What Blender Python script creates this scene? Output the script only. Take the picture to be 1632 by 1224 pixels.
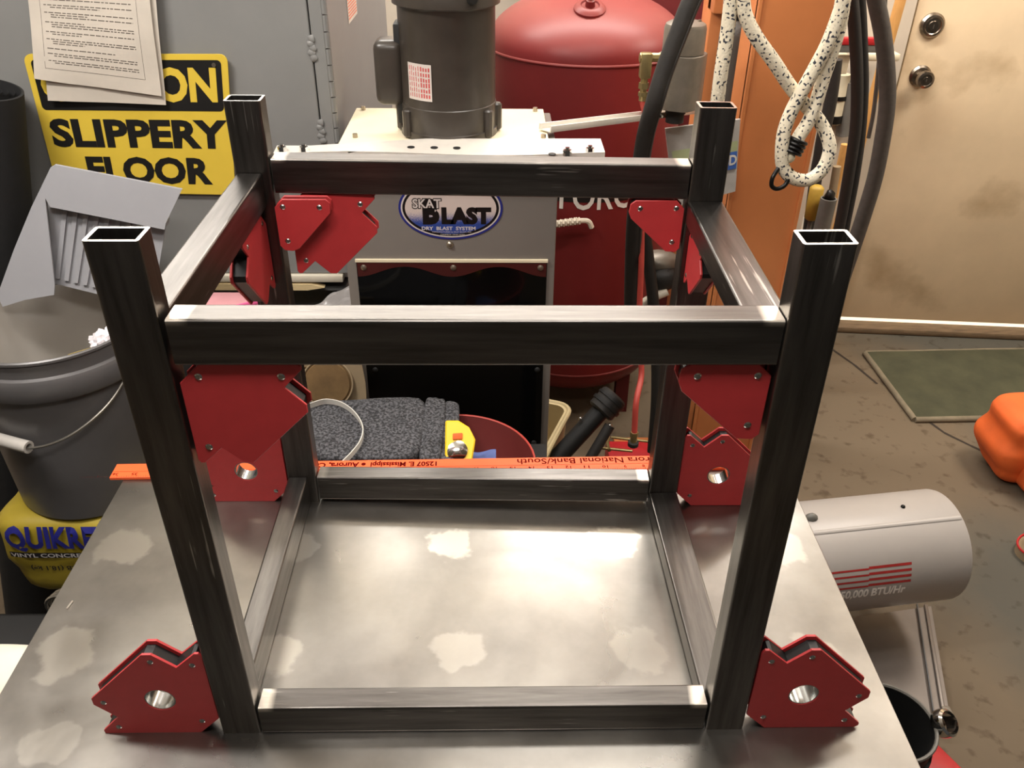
import bpy, bmesh, math, random
from mathutils import Vector, Matrix

# ---------------------------------------------------------------- scene, camera, light
for o in list(bpy.data.objects):
    bpy.data.objects.remove(o)
SC = bpy.context.scene
COL = SC.collection
S = 0.0254            # everything below is measured in inches from the front left foot of the steel frame
FLOOR = -32.0         # floor level below the table top (inches)
R = math.radians


def W(p):
    return Vector((p[0] * S, p[1] * S, (p[2] - FLOOR) * S))


CAM = Vector((10.85869, -20.90636, 30.14817))
YAW, PITCH, ROLL, FPX = 0.0234218, 0.5745900, 0.0122521, 1349.3565
FW = Vector((math.sin(YAW) * math.cos(PITCH), math.cos(YAW) * math.cos(PITCH), -math.sin(PITCH)))
RT0 = Vector((math.cos(YAW), -math.sin(YAW), 0))
UP0 = RT0.cross(FW)
RT = RT0 * math.cos(ROLL) + UP0 * math.sin(ROLL)
UP = UP0 * math.cos(ROLL) - RT0 * math.sin(ROLL)


def sight(u, v):
    return FW + RT * ((u - 816) / FPX) + UP * ((612 - v) / FPX)


def AY(u, v, y):      # surveyed point on the upright plane y
    d = sight(u, v)
    return CAM + d * ((y - CAM.y) / d.y)


def AZ(u, v, z):      # surveyed point at height z
    d = sight(u, v)
    return CAM + d * ((z - CAM.z) / d.z)


def AX(u, v, x):
    d = sight(u, v)
    return CAM + d * ((x - CAM.x) / d.x)


cd = bpy.data.cameras.new('camera')
cd.sensor_width = 36.0
cd.lens = FPX / 1632 * 36.0
cd.clip_start = 0.02
cam = bpy.data.objects.new('camera', cd)
COL.objects.link(cam)
cam.matrix_world = Matrix(((RT.x, UP.x, -FW.x, W(CAM).x), (RT.y, UP.y, -FW.y, W(CAM).y),
                           (RT.z, UP.z, -FW.z, W(CAM).z), (0, 0, 0, 1)))
SC.camera = cam

wd = bpy.data.worlds.new('garage_air')
SC.world = wd
wd.use_nodes = True
wd.node_tree.nodes['Background'].inputs[0].default_value = (1.0, 0.93, 0.85, 1)
wd.node_tree.nodes['Background'].inputs[1].default_value = 0.05

SC.view_settings.view_transform = 'Standard'
SC.view_settings.look = 'None'
SC.view_settings.gamma = 1.0
SC.view_settings.use_curve_mapping = False
SC.view_settings.exposure = 0.5


def area(name, loc, target, sx, sy, power, col):
    l = bpy.data.lights.new(name, 'AREA')
    l.shape = 'RECTANGLE'
    l.size, l.size_y = sx * S, sy * S
    l.energy = power
    l.color = col
    o = bpy.data.objects.new(name, l)
    COL.objects.link(o)
    o.location = W(loc)
    o.rotation_euler = (W(target) - W(loc)).to_track_quat('-Z', 'Y').to_euler()
    return o


# ceiling tubes: one fixture over the machines behind the table, one low fill lamp above the table front,
# a warm one near the door, and an unseen fill lamp added at left
LAMPS = [((26, 27, 56), (26, 27, 0), 36, 6, 6.5, (1.0, 0.96, 0.91)),
         ((8, 75, 56), (8, 75, 0), 96, 6, 38, (1.0, 0.97, 0.93)),
         ((8, -7, 47), (8, -7, 0), 24, 6, 7, (1.0, 0.95, 0.90)),
         ((84, 56, 56), (84, 56, 0), 20, 20, 22, (1.0, 0.90, 0.79)),
         ((-24, 11, 56), (-24, 11, 0), 24, 6, 17, (1.0, 0.95, 0.90))]
for i_, a_ in enumerate(LAMPS):
    area('ceiling_lamp_light', *a_)
    x_, y_, z_ = a_[0]
    area('ceiling_lamp_uplight', (x_, y_, z_ + 2.3), (x_, y_, 70), a_[2], a_[3], a_[4] * .5, a_[5])


# ---------------------------------------------------------------- helpers
def lin(c):
    out = []
    for x in c:
        x /= 255.0
        out.append(x / 12.92 if x <= 0.04045 else ((x + 0.055) / 1.055) ** 2.4)
    return (out[0], out[1], out[2], 1.0)


MATS = {}


def mat(name, col, rough=0.5, metal=0.0, var=0.12, scale=20.0, bump=0.0, bscale=None, stretch=(1, 1, 1), col2=None,
        spec=0.5, coat=0.0, thr=None, alpha=1.0, trans=0.0):
    """procedural material: two tones mixed by noise, optional fine relief"""
    m = bpy.data.materials.new(name)
    m.use_nodes = True
    nt = m.node_tree
    b = nt.nodes['Principled BSDF']
    b.inputs['Roughness'].default_value = rough
    b.inputs['Metallic'].default_value = metal
    b.inputs['Specular IOR Level'].default_value = spec
    b.inputs['Coat Weight'].default_value = coat
    b.inputs['Alpha'].default_value = alpha
    b.inputs['Transmission Weight'].default_value = trans
    tc = nt.nodes.new('ShaderNodeTexCoord')
    mp = nt.nodes.new('ShaderNodeMapping')
    mp.inputs['Scale'].default_value = stretch
    nt.links.new(tc.outputs['Object'], mp.inputs[0])
    nz = nt.nodes.new('ShaderNodeTexNoise')
    nz.inputs['Scale'].default_value = scale
    nz.inputs['Detail'].default_value = 5
    nz.inputs['Roughness'].default_value = 0.6
    nt.links.new(mp.outputs[0], nz.inputs['Vector'])
    rp = nt.nodes.new('ShaderNodeValToRGB')
    c1 = lin(col)
    c2 = lin(col2) if col2 else tuple(min(1, x * (1 + var)) for x in c1[:3]) + (1,)
    c0 = c1 if col2 else tuple(x * (1 - var) for x in c1[:3]) + (1,)
    lo, hi = thr or (0.3, 0.7)
    rp.color_ramp.elements[0].position, rp.color_ramp.elements[1].position = lo, hi
    rp.color_ramp.elements[0].color, rp.color_ramp.elements[1].color = c0, c2
    nt.links.new(nz.outputs[0], rp.inputs[0])
    nt.links.new(rp.outputs[0], b.inputs['Base Color'])
    if bump:
        n2 = nt.nodes.new('ShaderNodeTexNoise')
        n2.inputs['Scale'].default_value = bscale or scale * 3
        n2.inputs['Detail'].default_value = 3
        nt.links.new(mp.outputs[0], n2.inputs['Vector'])
        bp = nt.nodes.new('ShaderNodeBump')
        bp.inputs['Strength'].default_value = bump
        bp.inputs['Distance'].default_value = 0.002
        nt.links.new(n2.outputs[0], bp.inputs['Height'])
        nt.links.new(bp.outputs[0], b.inputs['Normal'])
    MATS[name] = m
    return m


def nodes_of(name):
    m = MATS[name]
    return m.node_tree, m.node_tree.nodes['Principled BSDF']


def basis(o, u, v):
    o, u, v = Vector(o), Vector(u).normalized(), Vector(v).normalized()
    n = u.cross(v).normalized()
    return Matrix(((u.x, v.x, n.x, o.x), (u.y, v.y, n.y, o.y), (u.z, v.z, n.z, o.z), (0, 0, 0, 1)))


def font_geo(s, bold):
    cu = bpy.data.curves.new('print', 'FONT')
    cu.body = s
    cu.offset = bold
    cu.resolution_u = 3
    ob = bpy.data.objects.new('print', cu)
    me = bpy.data.meshes.new_from_object(ob)
    vs = [(q.co.x, q.co.y) for q in me.vertices]
    fs = [tuple(p.vertices) for p in me.polygons]
    bpy.data.objects.remove(ob)
    bpy.data.curves.remove(cu)
    bpy.data.meshes.remove(me)
    return vs, fs


class MB:
    """collects shapes (in inches); build() links them as ONE mesh object"""

    def __init__(self):
        self.v, self.f, self.m = [], [], []

    def add(self, vs, fs, mi=0, M=None):
        k = len(self.v)
        for q in vs:
            q = Vector(q)
            self.v.append(M @ q if M is not None else q)
        for f in fs:
            self.f.append(tuple(i + k for i in f))
            self.m.append(mi)
        return self

    def addbm(self, bm, mi=0, M=None):
        bm.verts.index_update()
        self.add([q.co.copy() for q in bm.verts], [[q.index for q in f.verts] for f in bm.faces], mi, M)
        bm.free()
        return self

    def box(self, x0, x1, y0, y1, z0, z1, bev=0.0, seg=2, mi=0, M=None):
        bm = bmesh.new()
        bmesh.ops.create_cube(bm, size=1)
        for q in bm.verts:
            q.co = Vector((x0 + (q.co.x + .5) * (x1 - x0), y0 + (q.co.y + .5) * (y1 - y0), z0 + (q.co.z + .5) * (z1 - z0)))
        if bev:
            bmesh.ops.bevel(bm, geom=bm.edges[:], offset=bev, segments=seg, profile=0.5, affect='EDGES')
        return self.addbm(bm, mi, M)

    def bar(self, a, b, w, h, bev=0.0, mi=0, up=(0, 0, 1)):
        """box of section w x h from point a to point b"""
        a, b = Vector(a), Vector(b)
        d = (b - a)
        n = d.normalized()
        s_ = n.cross(Vector(up)).normalized()
        t = s_.cross(n)
        M = Matrix(((n.x, s_.x, t.x, a.x), (n.y, s_.y, t.y, a.y), (n.z, s_.z, t.z, a.z), (0, 0, 0, 1)))
        return self.box(0, d.length, -w / 2, w / 2, -h / 2, h / 2, bev, 2, mi, M)

    def prism(self, pts, h, M=None, holes=(), bev=0.0, mi=0):
        """flat outline (local xy) extruded 0..h along local z"""
        bm = bmesh.new()
        for loop in [pts] + list(holes):
            vs = [bm.verts.new((p[0], p[1], 0)) for p in loop]
            for i in range(len(vs)):
                bm.edges.new((vs[i], vs[(i + 1) % len(vs)]))
        if holes:
            bmesh.ops.triangle_fill(bm, edges=bm.edges[:], use_beauty=True)
        else:
            bm.faces.new(bm.verts[:])
        r = bmesh.ops.extrude_face_region(bm, geom=bm.faces[:])
        for e in r['geom']:
            if isinstance(e, bmesh.types.BMVert):
                e.co.z += h
        bmesh.ops.recalc_face_normals(bm, faces=bm.faces[:])
        if bev:
            es = [e for e in bm.edges if len(e.link_faces) == 2 and e.calc_face_angle(0) > 0.9]
            bmesh.ops.bevel(bm, geom=es, offset=bev, segments=1, affect='EDGES')
        return self.addbm(bm, mi, M)

    def tube(self, path, r, seg=10, closed=False, mi=0, cap=True, flat=1.0):
        path = [Vector(p) for p in path]
        n = len(path)
        rs = r if isinstance(r, (list, tuple)) else [r] * n
        vs, fs = [], []
        pu = None
        for i, p in enumerate(path):
            a = path[(i - 1) % n] if (closed or i > 0) else p
            b = path[(i + 1) % n] if (closed or i < n - 1) else p
            t = (b - a).normalized()
            if pu is None:
                pu = t.orthogonal().normalized()
            u = (pu - t * pu.dot(t)).normalized()
            w = t.cross(u)
            pu = u
            for k in range(seg):
                an = 2 * math.pi * k / seg
                vs.append(p + u * (math.cos(an) * rs[i]) + w * (math.sin(an) * rs[i] * flat))
        for i in range(n if closed else n - 1):
            j = (i + 1) % n
            for k in range(seg):
                l = (k + 1) % seg
                fs.append((i * seg + k, i * seg + l, j * seg + l, j * seg + k))
        if cap and not closed:
            fs.append(tuple(range(seg - 1, -1, -1)))
            fs.append(tuple((n - 1) * seg + k for k in range(seg)))
        return self.add(vs, fs, mi)

    def lathe(self, prof, M=None, seg=32, mi=0, sx=1.0, close=False):
        """profile (radius, height) turned about local z; radius 0 closes the end"""
        vs, fs, rows = [], [], []
        for r_, z_ in prof:
            if r_ <= 1e-6:
                rows.append([len(vs)])
                vs.append((0, 0, z_))
            else:
                rows.append(list(range(len(vs), len(vs) + seg)))
                for k in range(seg):
                    an = 2 * math.pi * k / seg
                    vs.append((math.cos(an) * r_ * sx, math.sin(an) * r_, z_))
        n = len(rows)
        for i in range(n if close else n - 1):
            a, b = rows[i], rows[(i + 1) % n]
            for k in range(seg):
                l = (k + 1) % seg
                if len(a) == 1 and len(b) == 1:
                    continue
                if len(a) == 1:
                    fs.append((a[0], b[l], b[k]))
                elif len(b) == 1:
                    fs.append((a[k], a[l], b[0]))
                else:
                    fs.append((a[k], a[l], b[l], b[k]))
        return self.add(vs, fs, mi, M)

    def cyl(self, a, b, r, seg=16, mi=0, r2=None, bev=0.0):
        a, b = Vector(a), Vector(b)
        d = b - a
        q = d.to_track_quat('Z', 'Y').to_matrix().to_4x4()
        M = Matrix.Translation(a) @ q
        L = d.length
        r2 = r if r2 is None else r2
        e = bev
        if e:
            prof = [(0, 0), (r - e, 0), (r, e), (r2, L - e), (r2 - e, L), (0, L)]
        else:
            prof = [(0, 0), (r, 0), (r2, L), (0, L)]
        return self.lathe(prof, M, seg, mi)

    def grid(self, fn, nu, nv, mi=0, thick=0.0):
        """sheet fn(u,v) with u,v in 0..1; thick gives it a back"""
        vs, fs = [], []
        P = [[Vector(fn(i / nu, j / nv)) for j in range(nv + 1)] for i in range(nu + 1)]
        for row in P:
            vs += row
        w = nv + 1
        for i in range(nu):
            for j in range(nv):
                fs.append((i * w + j, (i + 1) * w + j, (i + 1) * w + j + 1, i * w + j + 1))
        if thick:
            k = len(vs)
            for i in range(nu + 1):
                for j in range(nv + 1):
                    a = P[min(i + 1, nu)][j] - P[max(i - 1, 0)][j]
                    b = P[i][min(j + 1, nv)] - P[i][max(j - 1, 0)]
                    nn = a.cross(b)
                    nn = nn.normalized() if nn.length > 1e-9 else Vector((0, 0, 1))
                    vs.append(P[i][j] - nn * thick)
            m = len(fs)
            for q in range(m):
                f = fs[q]
                fs.append(tuple(x + k for x in reversed(f)))
            ring = [i * w for i in range(nu + 1)] + [nu * w + j for j in range(1, nv + 1)] + \
                   [i * w + nv for i in range(nu - 1, -1, -1)] + [j for j in range(nv - 1, 0, -1)]
            for q in range(len(ring)):
                a, b = ring[q], ring[(q + 1) % len(ring)]
                fs.append((b, a, a + k, b + k))
        return self.add(vs, fs, mi)

    def text(self, s, place, x0, x1, y0, y1, bold=0.0, mi=0, slant=0.0, keep=False):
        """lettering fitted into the box x0..x1, y0..y1; place(x, y) maps it onto its surface"""
        vs, fs = font_geo(s, bold)
        ax, bx = min(q[0] for q in vs), max(q[0] for q in vs)
        ay, by = min(q[1] for q in vs), max(q[1] for q in vs)
        out = []
        for q in vs:
            yy = y0 + (q[1] - ay) / (by - ay) * (y1 - y0)
            out.append(place(x0 + (q[0] - ax) / (bx - ax) * (x1 - x0) + slant * (yy - y0), yy))
        return self.add(out, fs, mi)

    def blob(self, c, rx, ry, rz, seed=0, amp=0.2, sub=3, mi=0, fq=1.5):
        from mathutils import noise
        bm = bmesh.new()
        bmesh.ops.create_icosphere(bm, subdivisions=sub, radius=1)
        for q in bm.verts:
            k = 1 + amp * noise.noise(q.co * fq + Vector((seed * 7.3, seed * 3.1, seed)))
            q.co = Vector((c[0] + q.co.x * rx * k, c[1] + q.co.y * ry * k, c[2] + q.co.z * rz * k))
        return self.addbm(bm, mi)

    def build(self, name, m, parent=None, smooth=35, origin=None):
        me = bpy.data.meshes.new(name)
        ws = [W(q) for q in self.v]
        lo = Vector((min(q.x for q in ws), min(q.y for q in ws), min(q.z for q in ws)))
        hi = Vector((max(q.x for q in ws), max(q.y for q in ws), max(q.z for q in ws)))
        base = Vector(((lo.x + hi.x) / 2, (lo.y + hi.y) / 2, lo.z)) if origin is None else W(origin)
        me.from_pydata([tuple(q - base) for q in ws], [], self.f)
        ms = m if isinstance(m, (list, tuple)) else [m]
        for q in ms:
            me.materials.append(MATS[q])
        for p, i in zip(me.polygons, self.m):
            p.material_index = i
            p.use_smooth = True
        bm = bmesh.new()
        bm.from_mesh(me)
        bmesh.ops.recalc_face_normals(bm, faces=bm.faces[:])
        bm.to_mesh(me)
        bm.free()
        me.set_sharp_from_angle(angle=R(smooth))
        me.update()
        o = bpy.data.objects.new(name, me)
        COL.objects.link(o)
        if parent is not None:
            o.parent = parent
            o.location = base - WL[parent]
        else:
            o.location = base
        WL[o] = base
        return o


WL = {}


def thing(name, label, cat, loc, group=None):
    o = bpy.data.objects.new(name, None)
    COL.objects.link(o)
    o.empty_display_size = 0.05
    o.location = W(loc)
    WL[o] = W(loc)
    return tag(o, label, cat, group)


def tag(o, label, cat, group=None):
    o['label'] = label
    o['category'] = cat
    if group:
        o['group'] = group
    return o


def structure(o):
    o['kind'] = 'structure'
    return o


def circle(cx, cy, r, n=24):
    return [(cx + r * math.cos(2 * math.pi * k / n), cy + r * math.sin(2 * math.pi * k / n)) for k in range(n)]


def smooth_path(pts, n=6):
    """Catmull-Rom through the points"""
    P = [Vector(p) for p in pts]
    P = [P[0] * 2 - P[1]] + P + [P[-1] * 2 - P[-2]]
    out = []
    for i in range(1, len(P) - 2):
        for k in range(n):
            t = k / n
            a, b, c, d = P[i - 1], P[i], P[i + 1], P[i + 2]
            out.append(0.5 * ((2 * b) + (c - a) * t + (2 * a - 5 * b + 4 * c - d) * t * t + (3 * b - a - 3 * c + d) * t ** 3))
    out.append(P[-2])
    return out


def copy_tree(o, parent=None, delta=None):
    c = o.copy()
    COL.objects.link(c)
    c.parent = parent
    WL[c] = WL[o].copy()
    for ch in list(o.children):
        copy_tree(ch, c)
    return c

# ---------------------------------------------------------------- materials
mat('concrete', (150, 132, 108), 0.75, var=0.2, scale=2.2, col2=(116, 108, 92), bump=0.15, bscale=60)
mat('wall_paint', (196, 184, 166), 0.7, var=0.08, scale=5)
mat('ceiling_paint', (215, 208, 196), 0.9, var=0.04)
mat('door_paint', (216, 194, 160), 0.55, var=0.08, scale=4)
mat('door_edge', (60, 52, 42), 0.8)
mat('threshold_wood', (112, 92, 68), 0.8, var=0.3, scale=14, stretch=(1, 6, 6), bump=0.3)
mat('sweep_metal', (225, 215, 200), 0.3, 0.9, var=0.05)
mat('daylight', (255, 240, 214), 0.5)
nt, b = nodes_of('daylight')
b.inputs['Emission Color'].default_value = lin((255, 238, 210))
b.inputs['Emission Strength'].default_value = 0.9
mat('brass_nickel', (150, 140, 128), 0.25, 1.0, var=0.06)
mat('mat_green', (68, 68, 48), 0.95, var=0.25, scale=9, bump=0.5, bscale=300)
mat('mat_edge', (120, 110, 90), 0.9, var=0.2)
mat('crack', (48, 40, 32), 0.95)
mat('plate_edge', (80, 76, 72), 0.5, 0.7)
mat('leg_steel', (50, 48, 46), 0.5, 0.6)
for ax_, st_ in (('x', (1, 14, 14)), ('y', (14, 1, 14)), ('z', (14, 14, 1))):
    mat('mill_steel_' + ax_, (82, 79, 76), 0.33, 1.0, scale=6, stretch=st_, col2=(120, 116, 112), bump=0.05, bscale=30)
mat('cut_steel', (228, 224, 216), 0.28, 0.95, var=0.06, scale=200)
mat('magnet_red', (176, 50, 52), 0.42, var=0.06, scale=60)
mat('magnet_core', (26, 25, 25), 0.45, 0.2)
mat('rivet_steel', (190, 192, 190), 0.22, 1.0, var=0.03)
mat('ruler_orange', (240, 96, 44), 0.5, var=0.07, scale=30, stretch=(1, 8, 8))
mat('ruler_ink', (84, 8, 8), 0.95, spec=0.05)

# bare bright metal rubbed clean at the two ends of every rail, milled grey between
for ax_ in 'xyz':
    nt, b = nodes_of('mill_steel_' + ax_)
    tc = nt.nodes.new('ShaderNodeTexCoord')
    sp = nt.nodes.new('ShaderNodeSeparateXYZ')
    nt.links.new(tc.outputs['Object'], sp.inputs[0])
    # scratches: thin stretched streaks of bare steel
    mp = nt.nodes.new('ShaderNodeMapping')
    mp.inputs['Rotation'].default_value = (0.12, 0.22, 0.1)
    mp.inputs['Scale'].default_value = {'x': (4, 300, 300), 'y': (300, 4, 300), 'z': (300, 300, 4)}[ax_]
    oi = nt.nodes.new('ShaderNodeObjectInfo')
    om = nt.nodes.new('ShaderNodeMath')
    om.operation = 'MULTIPLY'
    om.inputs[1].default_value = 40
    nt.links.new(oi.outputs['Random'], om.inputs[0])
    nt.links.new(om.outputs[0], mp.inputs['Location'])
    nt.links.new(tc.outputs['Object'], mp.inputs[0])
    nz = nt.nodes.new('ShaderNodeTexNoise')
    nz.inputs['Scale'].default_value = 1.0
    nz.inputs['Detail'].default_value = 2
    nt.links.new(mp.outputs[0], nz.inputs['Vector'])
    n3 = nt.nodes.new('ShaderNodeTexNoise')
    n3.inputs['Scale'].default_value = 14
    n3.noise_dimensions = '4D'
    nt.links.new(om.outputs[0], n3.inputs['W'])
    nt.links.new(tc.outputs['Object'], n3.inputs['Vector'])
    mu = nt.nodes.new('ShaderNodeMath')
    mu.operation = 'MULTIPLY'
    nt.links.new(nz.outputs[0], mu.inputs[0])
    nt.links.new(n3.outputs[0], mu.inputs[1])
    rm = nt.nodes.new('ShaderNodeMapRange')
    rm.inputs[1].default_value, rm.inputs[2].default_value = 0.40, 0.46
    nt.links.new(mu.outputs[0], rm.inputs[0])
    mx = nt.nodes.new('ShaderNodeMix')
    mx.data_type = 'RGBA'
    old = b.inputs['Base Color'].links[0].from_socket
    nt.links.new(rm.outputs[0], mx.inputs[0])
    nt.links.new(old, mx.inputs[6])
    mx.inputs[7].default_value = lin((190, 186, 180))
    nt.links.new(mx.outputs[2], b.inputs['Base Color'])
    if ax_ == 'x':                       # ground bare at the two joints
        sg_ = nt.nodes.new('ShaderNodeSeparateXYZ')
        nt.links.new(tc.outputs['Generated'], sg_.inputs[0])
        pp = nt.nodes.new('ShaderNodeMath')
        pp.operation = 'PINGPONG'
        pp.inputs[1].default_value = 0.5
        nt.links.new(sg_.outputs[0], pp.inputs[0])
        ma = nt.nodes.new('ShaderNodeMath')
        ma.operation = 'MULTIPLY_ADD'
        ma.inputs[1].default_value = 0.03
        nt.links.new(n3.outputs[0], ma.inputs[0])
        nt.links.new(pp.outputs[0], ma.inputs[2])
        mr = nt.nodes.new('ShaderNodeMapRange')
        mr.inputs[1].default_value, mr.inputs[2].default_value = 0.052, 0.036
        nt.links.new(ma.outputs[0], mr.inputs[0])
        m2 = nt.nodes.new('ShaderNodeMix')
        m2.data_type = 'RGBA'
        mz = nt.nodes.new('ShaderNodeMapRange')
        mz.inputs[1].default_value, mz.inputs[2].default_value = 0.86, 0.97
        nt.links.new(sg_.outputs[2], mz.inputs[0])
        mz2 = nt.nodes.new('ShaderNodeMath')
        mz2.operation = 'MULTIPLY'
        nt.links.new(mr.outputs[0], mz2.inputs[0])
        nt.links.new(mz.outputs[0], mz2.inputs[1])
        nt.links.new(mz2.outputs[0], m2.inputs[0])
        nt.links.new(mx.outputs[2], m2.inputs[6])
        m2.inputs[7].default_value = lin((222, 214, 202))
        nt.links.new(m2.outputs[2], b.inputs['Base Color'])

# welded plate table top: rolled grey steel with ground-bright patches on an 8 inch pattern
mat('table_steel', (126, 122, 117), 0.32, 1.0, scale=7, col2=(154, 150, 143), bump=0.03, bscale=40)
nt, b = nodes_of('table_steel')
tc = nt.nodes.new('ShaderNodeTexCoord')
TC0 = Vector((8.8, 3.3))
nzd = nt.nodes.new('ShaderNodeTexNoise')
nzd.inputs['Scale'].default_value = 28
nzd.inputs['Detail'].default_value = 4
nt.links.new(tc.outputs['Object'], nzd.inputs['Vector'])
vm = nt.nodes.new('ShaderNodeVectorMath')
vm.operation = 'MULTIPLY_ADD'
vm.inputs[1].default_value = (0.055, 0.055, 0)
nt.links.new(nzd.outputs['Color'], vm.inputs[0])
nt.links.new(tc.outputs['Object'], vm.inputs[2])
acc = None
for (sx_, sy_, sr_, sk_) in ((-7.9, 10.7, 1.25, .8), (-7.9, 4.1, 1.4, .8), (8.5, 10.7, 1.15, 1.3), (16.8, 10.7, 1.15, 1.15), (9.3, 4.0, 1.2, .55),
                             (17.2, 4.0, 1.2, .5), (1.0, 3.9, 1.3, .8), (1.0, 10.7, 1.0, .7), (25.2, 10.3, 1.2, .7), (-6.6, -.3, 1.0, .5),
                             (25.0, 3.5, 1.2, .5)):
    d = nt.nodes.new('ShaderNodeVectorMath')
    d.operation = 'DISTANCE'
    nt.links.new(vm.outputs[0], d.inputs[0])
    d.inputs[1].default_value = ((sx_ - TC0.x) * S + .0275, (sy_ - TC0.y) * S + .0275, 0.0095)
    r_ = nt.nodes.new('ShaderNodeMapRange')
    r_.interpolation_type = 'SMOOTHSTEP'
    r_.inputs[1].default_value, r_.inputs[2].default_value = sr_ * S * 1.12, sr_ * S * 0.86
    r_.inputs[3].default_value, r_.inputs[4].default_value = 0, sk_ * .62
    nt.links.new(d.outputs['Value'], r_.inputs[0])
    if acc is None:
        acc = r_.outputs[0]
    else:
        q_ = nt.nodes.new('ShaderNodeMath')
        q_.operation = 'MAXIMUM'
        nt.links.new(acc, q_.inputs[0])
        nt.links.new(r_.outputs[0], q_.inputs[1])
        acc = q_.outputs[0]
mx = nt.nodes.new('ShaderNodeMix')
mx.data_type = 'RGBA'
old = b.inputs['Base Color'].links[0].from_socket
nt.links.new(acc, mx.inputs[0])
nt.links.new(old, mx.inputs[6])
mx.inputs[7].default_value = lin((190, 185, 175))
# smears: broad darker wiped zones
n4 = nt.nodes.new('ShaderNodeTexNoise')
n4.inputs['Scale'].default_value = 5
n4.inputs['Detail'].default_value = 6
n4.inputs['Distortion'].default_value = 1.2
nt.links.new(tc.outputs['Object'], n4.inputs['Vector'])
rr = nt.nodes.new('ShaderNodeMapRange')
rr.inputs[1].default_value, rr.inputs[2].default_value = 0.35, 0.65
rr.inputs[3].default_value, rr.inputs[4].default_value = 0.27, 0.38
nt.links.new(n4.outputs[0], rr.inputs[0])
nt.links.new(rr.outputs[0], b.inputs['Roughness'])
nt.links.new(mx.outputs[2], b.inputs['Base Color'])

# concrete: worn tan paint with a bare grey-green strip on the right
nt, b = nodes_of('concrete')
tc = nt.nodes.new('ShaderNodeTexCoord')
n5 = nt.nodes.new('ShaderNodeTexNoise')
n5.inputs['Scale'].default_value = 1.1
n5.inputs['Detail'].default_value = 8
nt.links.new(tc.outputs['Object'], n5.inputs['Vector'])
n6 = nt.nodes.new('ShaderNodeTexNoise')
n6.inputs['Scale'].default_value = 22
n6.inputs['Detail'].default_value = 6
nt.links.new(tc.outputs['Object'], n6.inputs['Vector'])
rp = nt.nodes.new('ShaderNodeValToRGB')
rp.color_ramp.elements[0].position, rp.color_ramp.elements[1].position = 0.40, 0.60
rp.color_ramp.elements[0].color, rp.color_ramp.elements[1].color = lin((106, 91, 71)), lin((80, 77, 68))
# the worn tan coat ends along a slanting line right of the table; bare slab beyond
la, lb_ = AZ(1470, 690, FLOOR), AZ(1625, 1120, FLOOR)
ln_ = Vector((-(lb_ - la).y, (lb_ - la).x, 0)).normalized()
if (AZ(1600, 800, FLOOR) - la).dot(ln_) < 0:
    ln_ = -ln_
dt_ = nt.nodes.new('ShaderNodeVectorMath')
dt_.operation = 'DOT_PRODUCT'
dt_.inputs[1].default_value = tuple(ln_)
nt.links.new(tc.outputs['Object'], dt_.inputs[0])
FO = W((22.5, 10, FLOOR - 2))
off_ = (W(la) - FO).dot(ln_)
ma1 = nt.nodes.new('ShaderNodeMath')
ma1.operation = 'SUBTRACT'
nt.links.new(dt_.outputs['Value'], ma1.inputs[0])
ma1.inputs[1].default_value = off_
ma2 = nt.nodes.new('ShaderNodeMath')
ma2.operation = 'MULTIPLY_ADD'
ma2.use_clamp = False
nt.links.new(ma1.outputs[0], ma2.inputs[0])
ma2.inputs[1].default_value = 0.45
nt.links.new(n5.outputs[0], ma2.inputs[2])
ma3 = nt.nodes.new('ShaderNodeClamp')
ma3.inputs[1].default_value, ma3.inputs[2].default_value = 0.42, 0.66
nt.links.new(ma2.outputs[0], ma3.inputs[0])
nt.links.new(ma3.outputs[0], rp.inputs[0])
r6 = nt.nodes.new('ShaderNodeValToRGB')
r6.color_ramp.elements[0].position, r6.color_ramp.elements[1].position = 0.30, 0.42
r6.color_ramp.elements[0].color, r6.color_ramp.elements[1].color = (0.55, 0.5, 0.42, 1), (1, 1, 1, 1)
nt.links.new(n6.outputs[0], r6.inputs[0])
mm = nt.nodes.new('ShaderNodeMix')
mm.data_type = 'RGBA'
mm.blend_type = 'MULTIPLY'
mm.inputs[0].default_value = 1
nt.links.new(rp.outputs[0], mm.inputs[6])
nt.links.new(r6.outputs[0], mm.inputs[7])
nt.links.new(mm.outputs[2], b.inputs['Base Color'])

# door paint: grubby hand marks around the lock edge, rust at the foot
nt, b = nodes_of('door_paint')
tc = nt.nodes.new('ShaderNodeTexCoord')
n7 = nt.nodes.new('ShaderNodeTexNoise')
n7.inputs['Scale'].default_value = 3.0
n7.inputs['Detail'].default_value = 9
nt.links.new(tc.outputs['Object'], n7.inputs['Vector'])
rp = nt.nodes.new('ShaderNodeValToRGB')
rp.color_ramp.elements[0].position, rp.color_ramp.elements[1].position = 0.30, 0.44
rp.color_ramp.elements[0].color, rp.color_ramp.elements[1].color = (0.62, 0.56, 0.48, 1), (1, 1, 1, 1)
nt.links.new(n7.outputs[0], rp.inputs[0])
mm = nt.nodes.new('ShaderNodeMix')
mm.data_type = 'RGBA'
mm.blend_type = 'MULTIPLY'
mm.inputs[0].default_value = 1
old = b.inputs['Base Color'].links[0].from_socket
nt.links.new(old, mm.inputs[6])
nt.links.new(rp.outputs[0], mm.inputs[7])
nt.links.new(mm.outputs[2], b.inputs['Base Color'])

# ---------------------------------------------------------------- the room
DO = Vector((63.911, 91.174, 0))                     # door plane
DU = Vector((26.534, -2.284, 0)).normalized()
DN = Vector((-DU.y, DU.x, 0)) * -1                   # towards the room


def dplane(a, z, out=0.0):
    return DO + DU * a + DN * out + Vector((0, 0, z))


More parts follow.
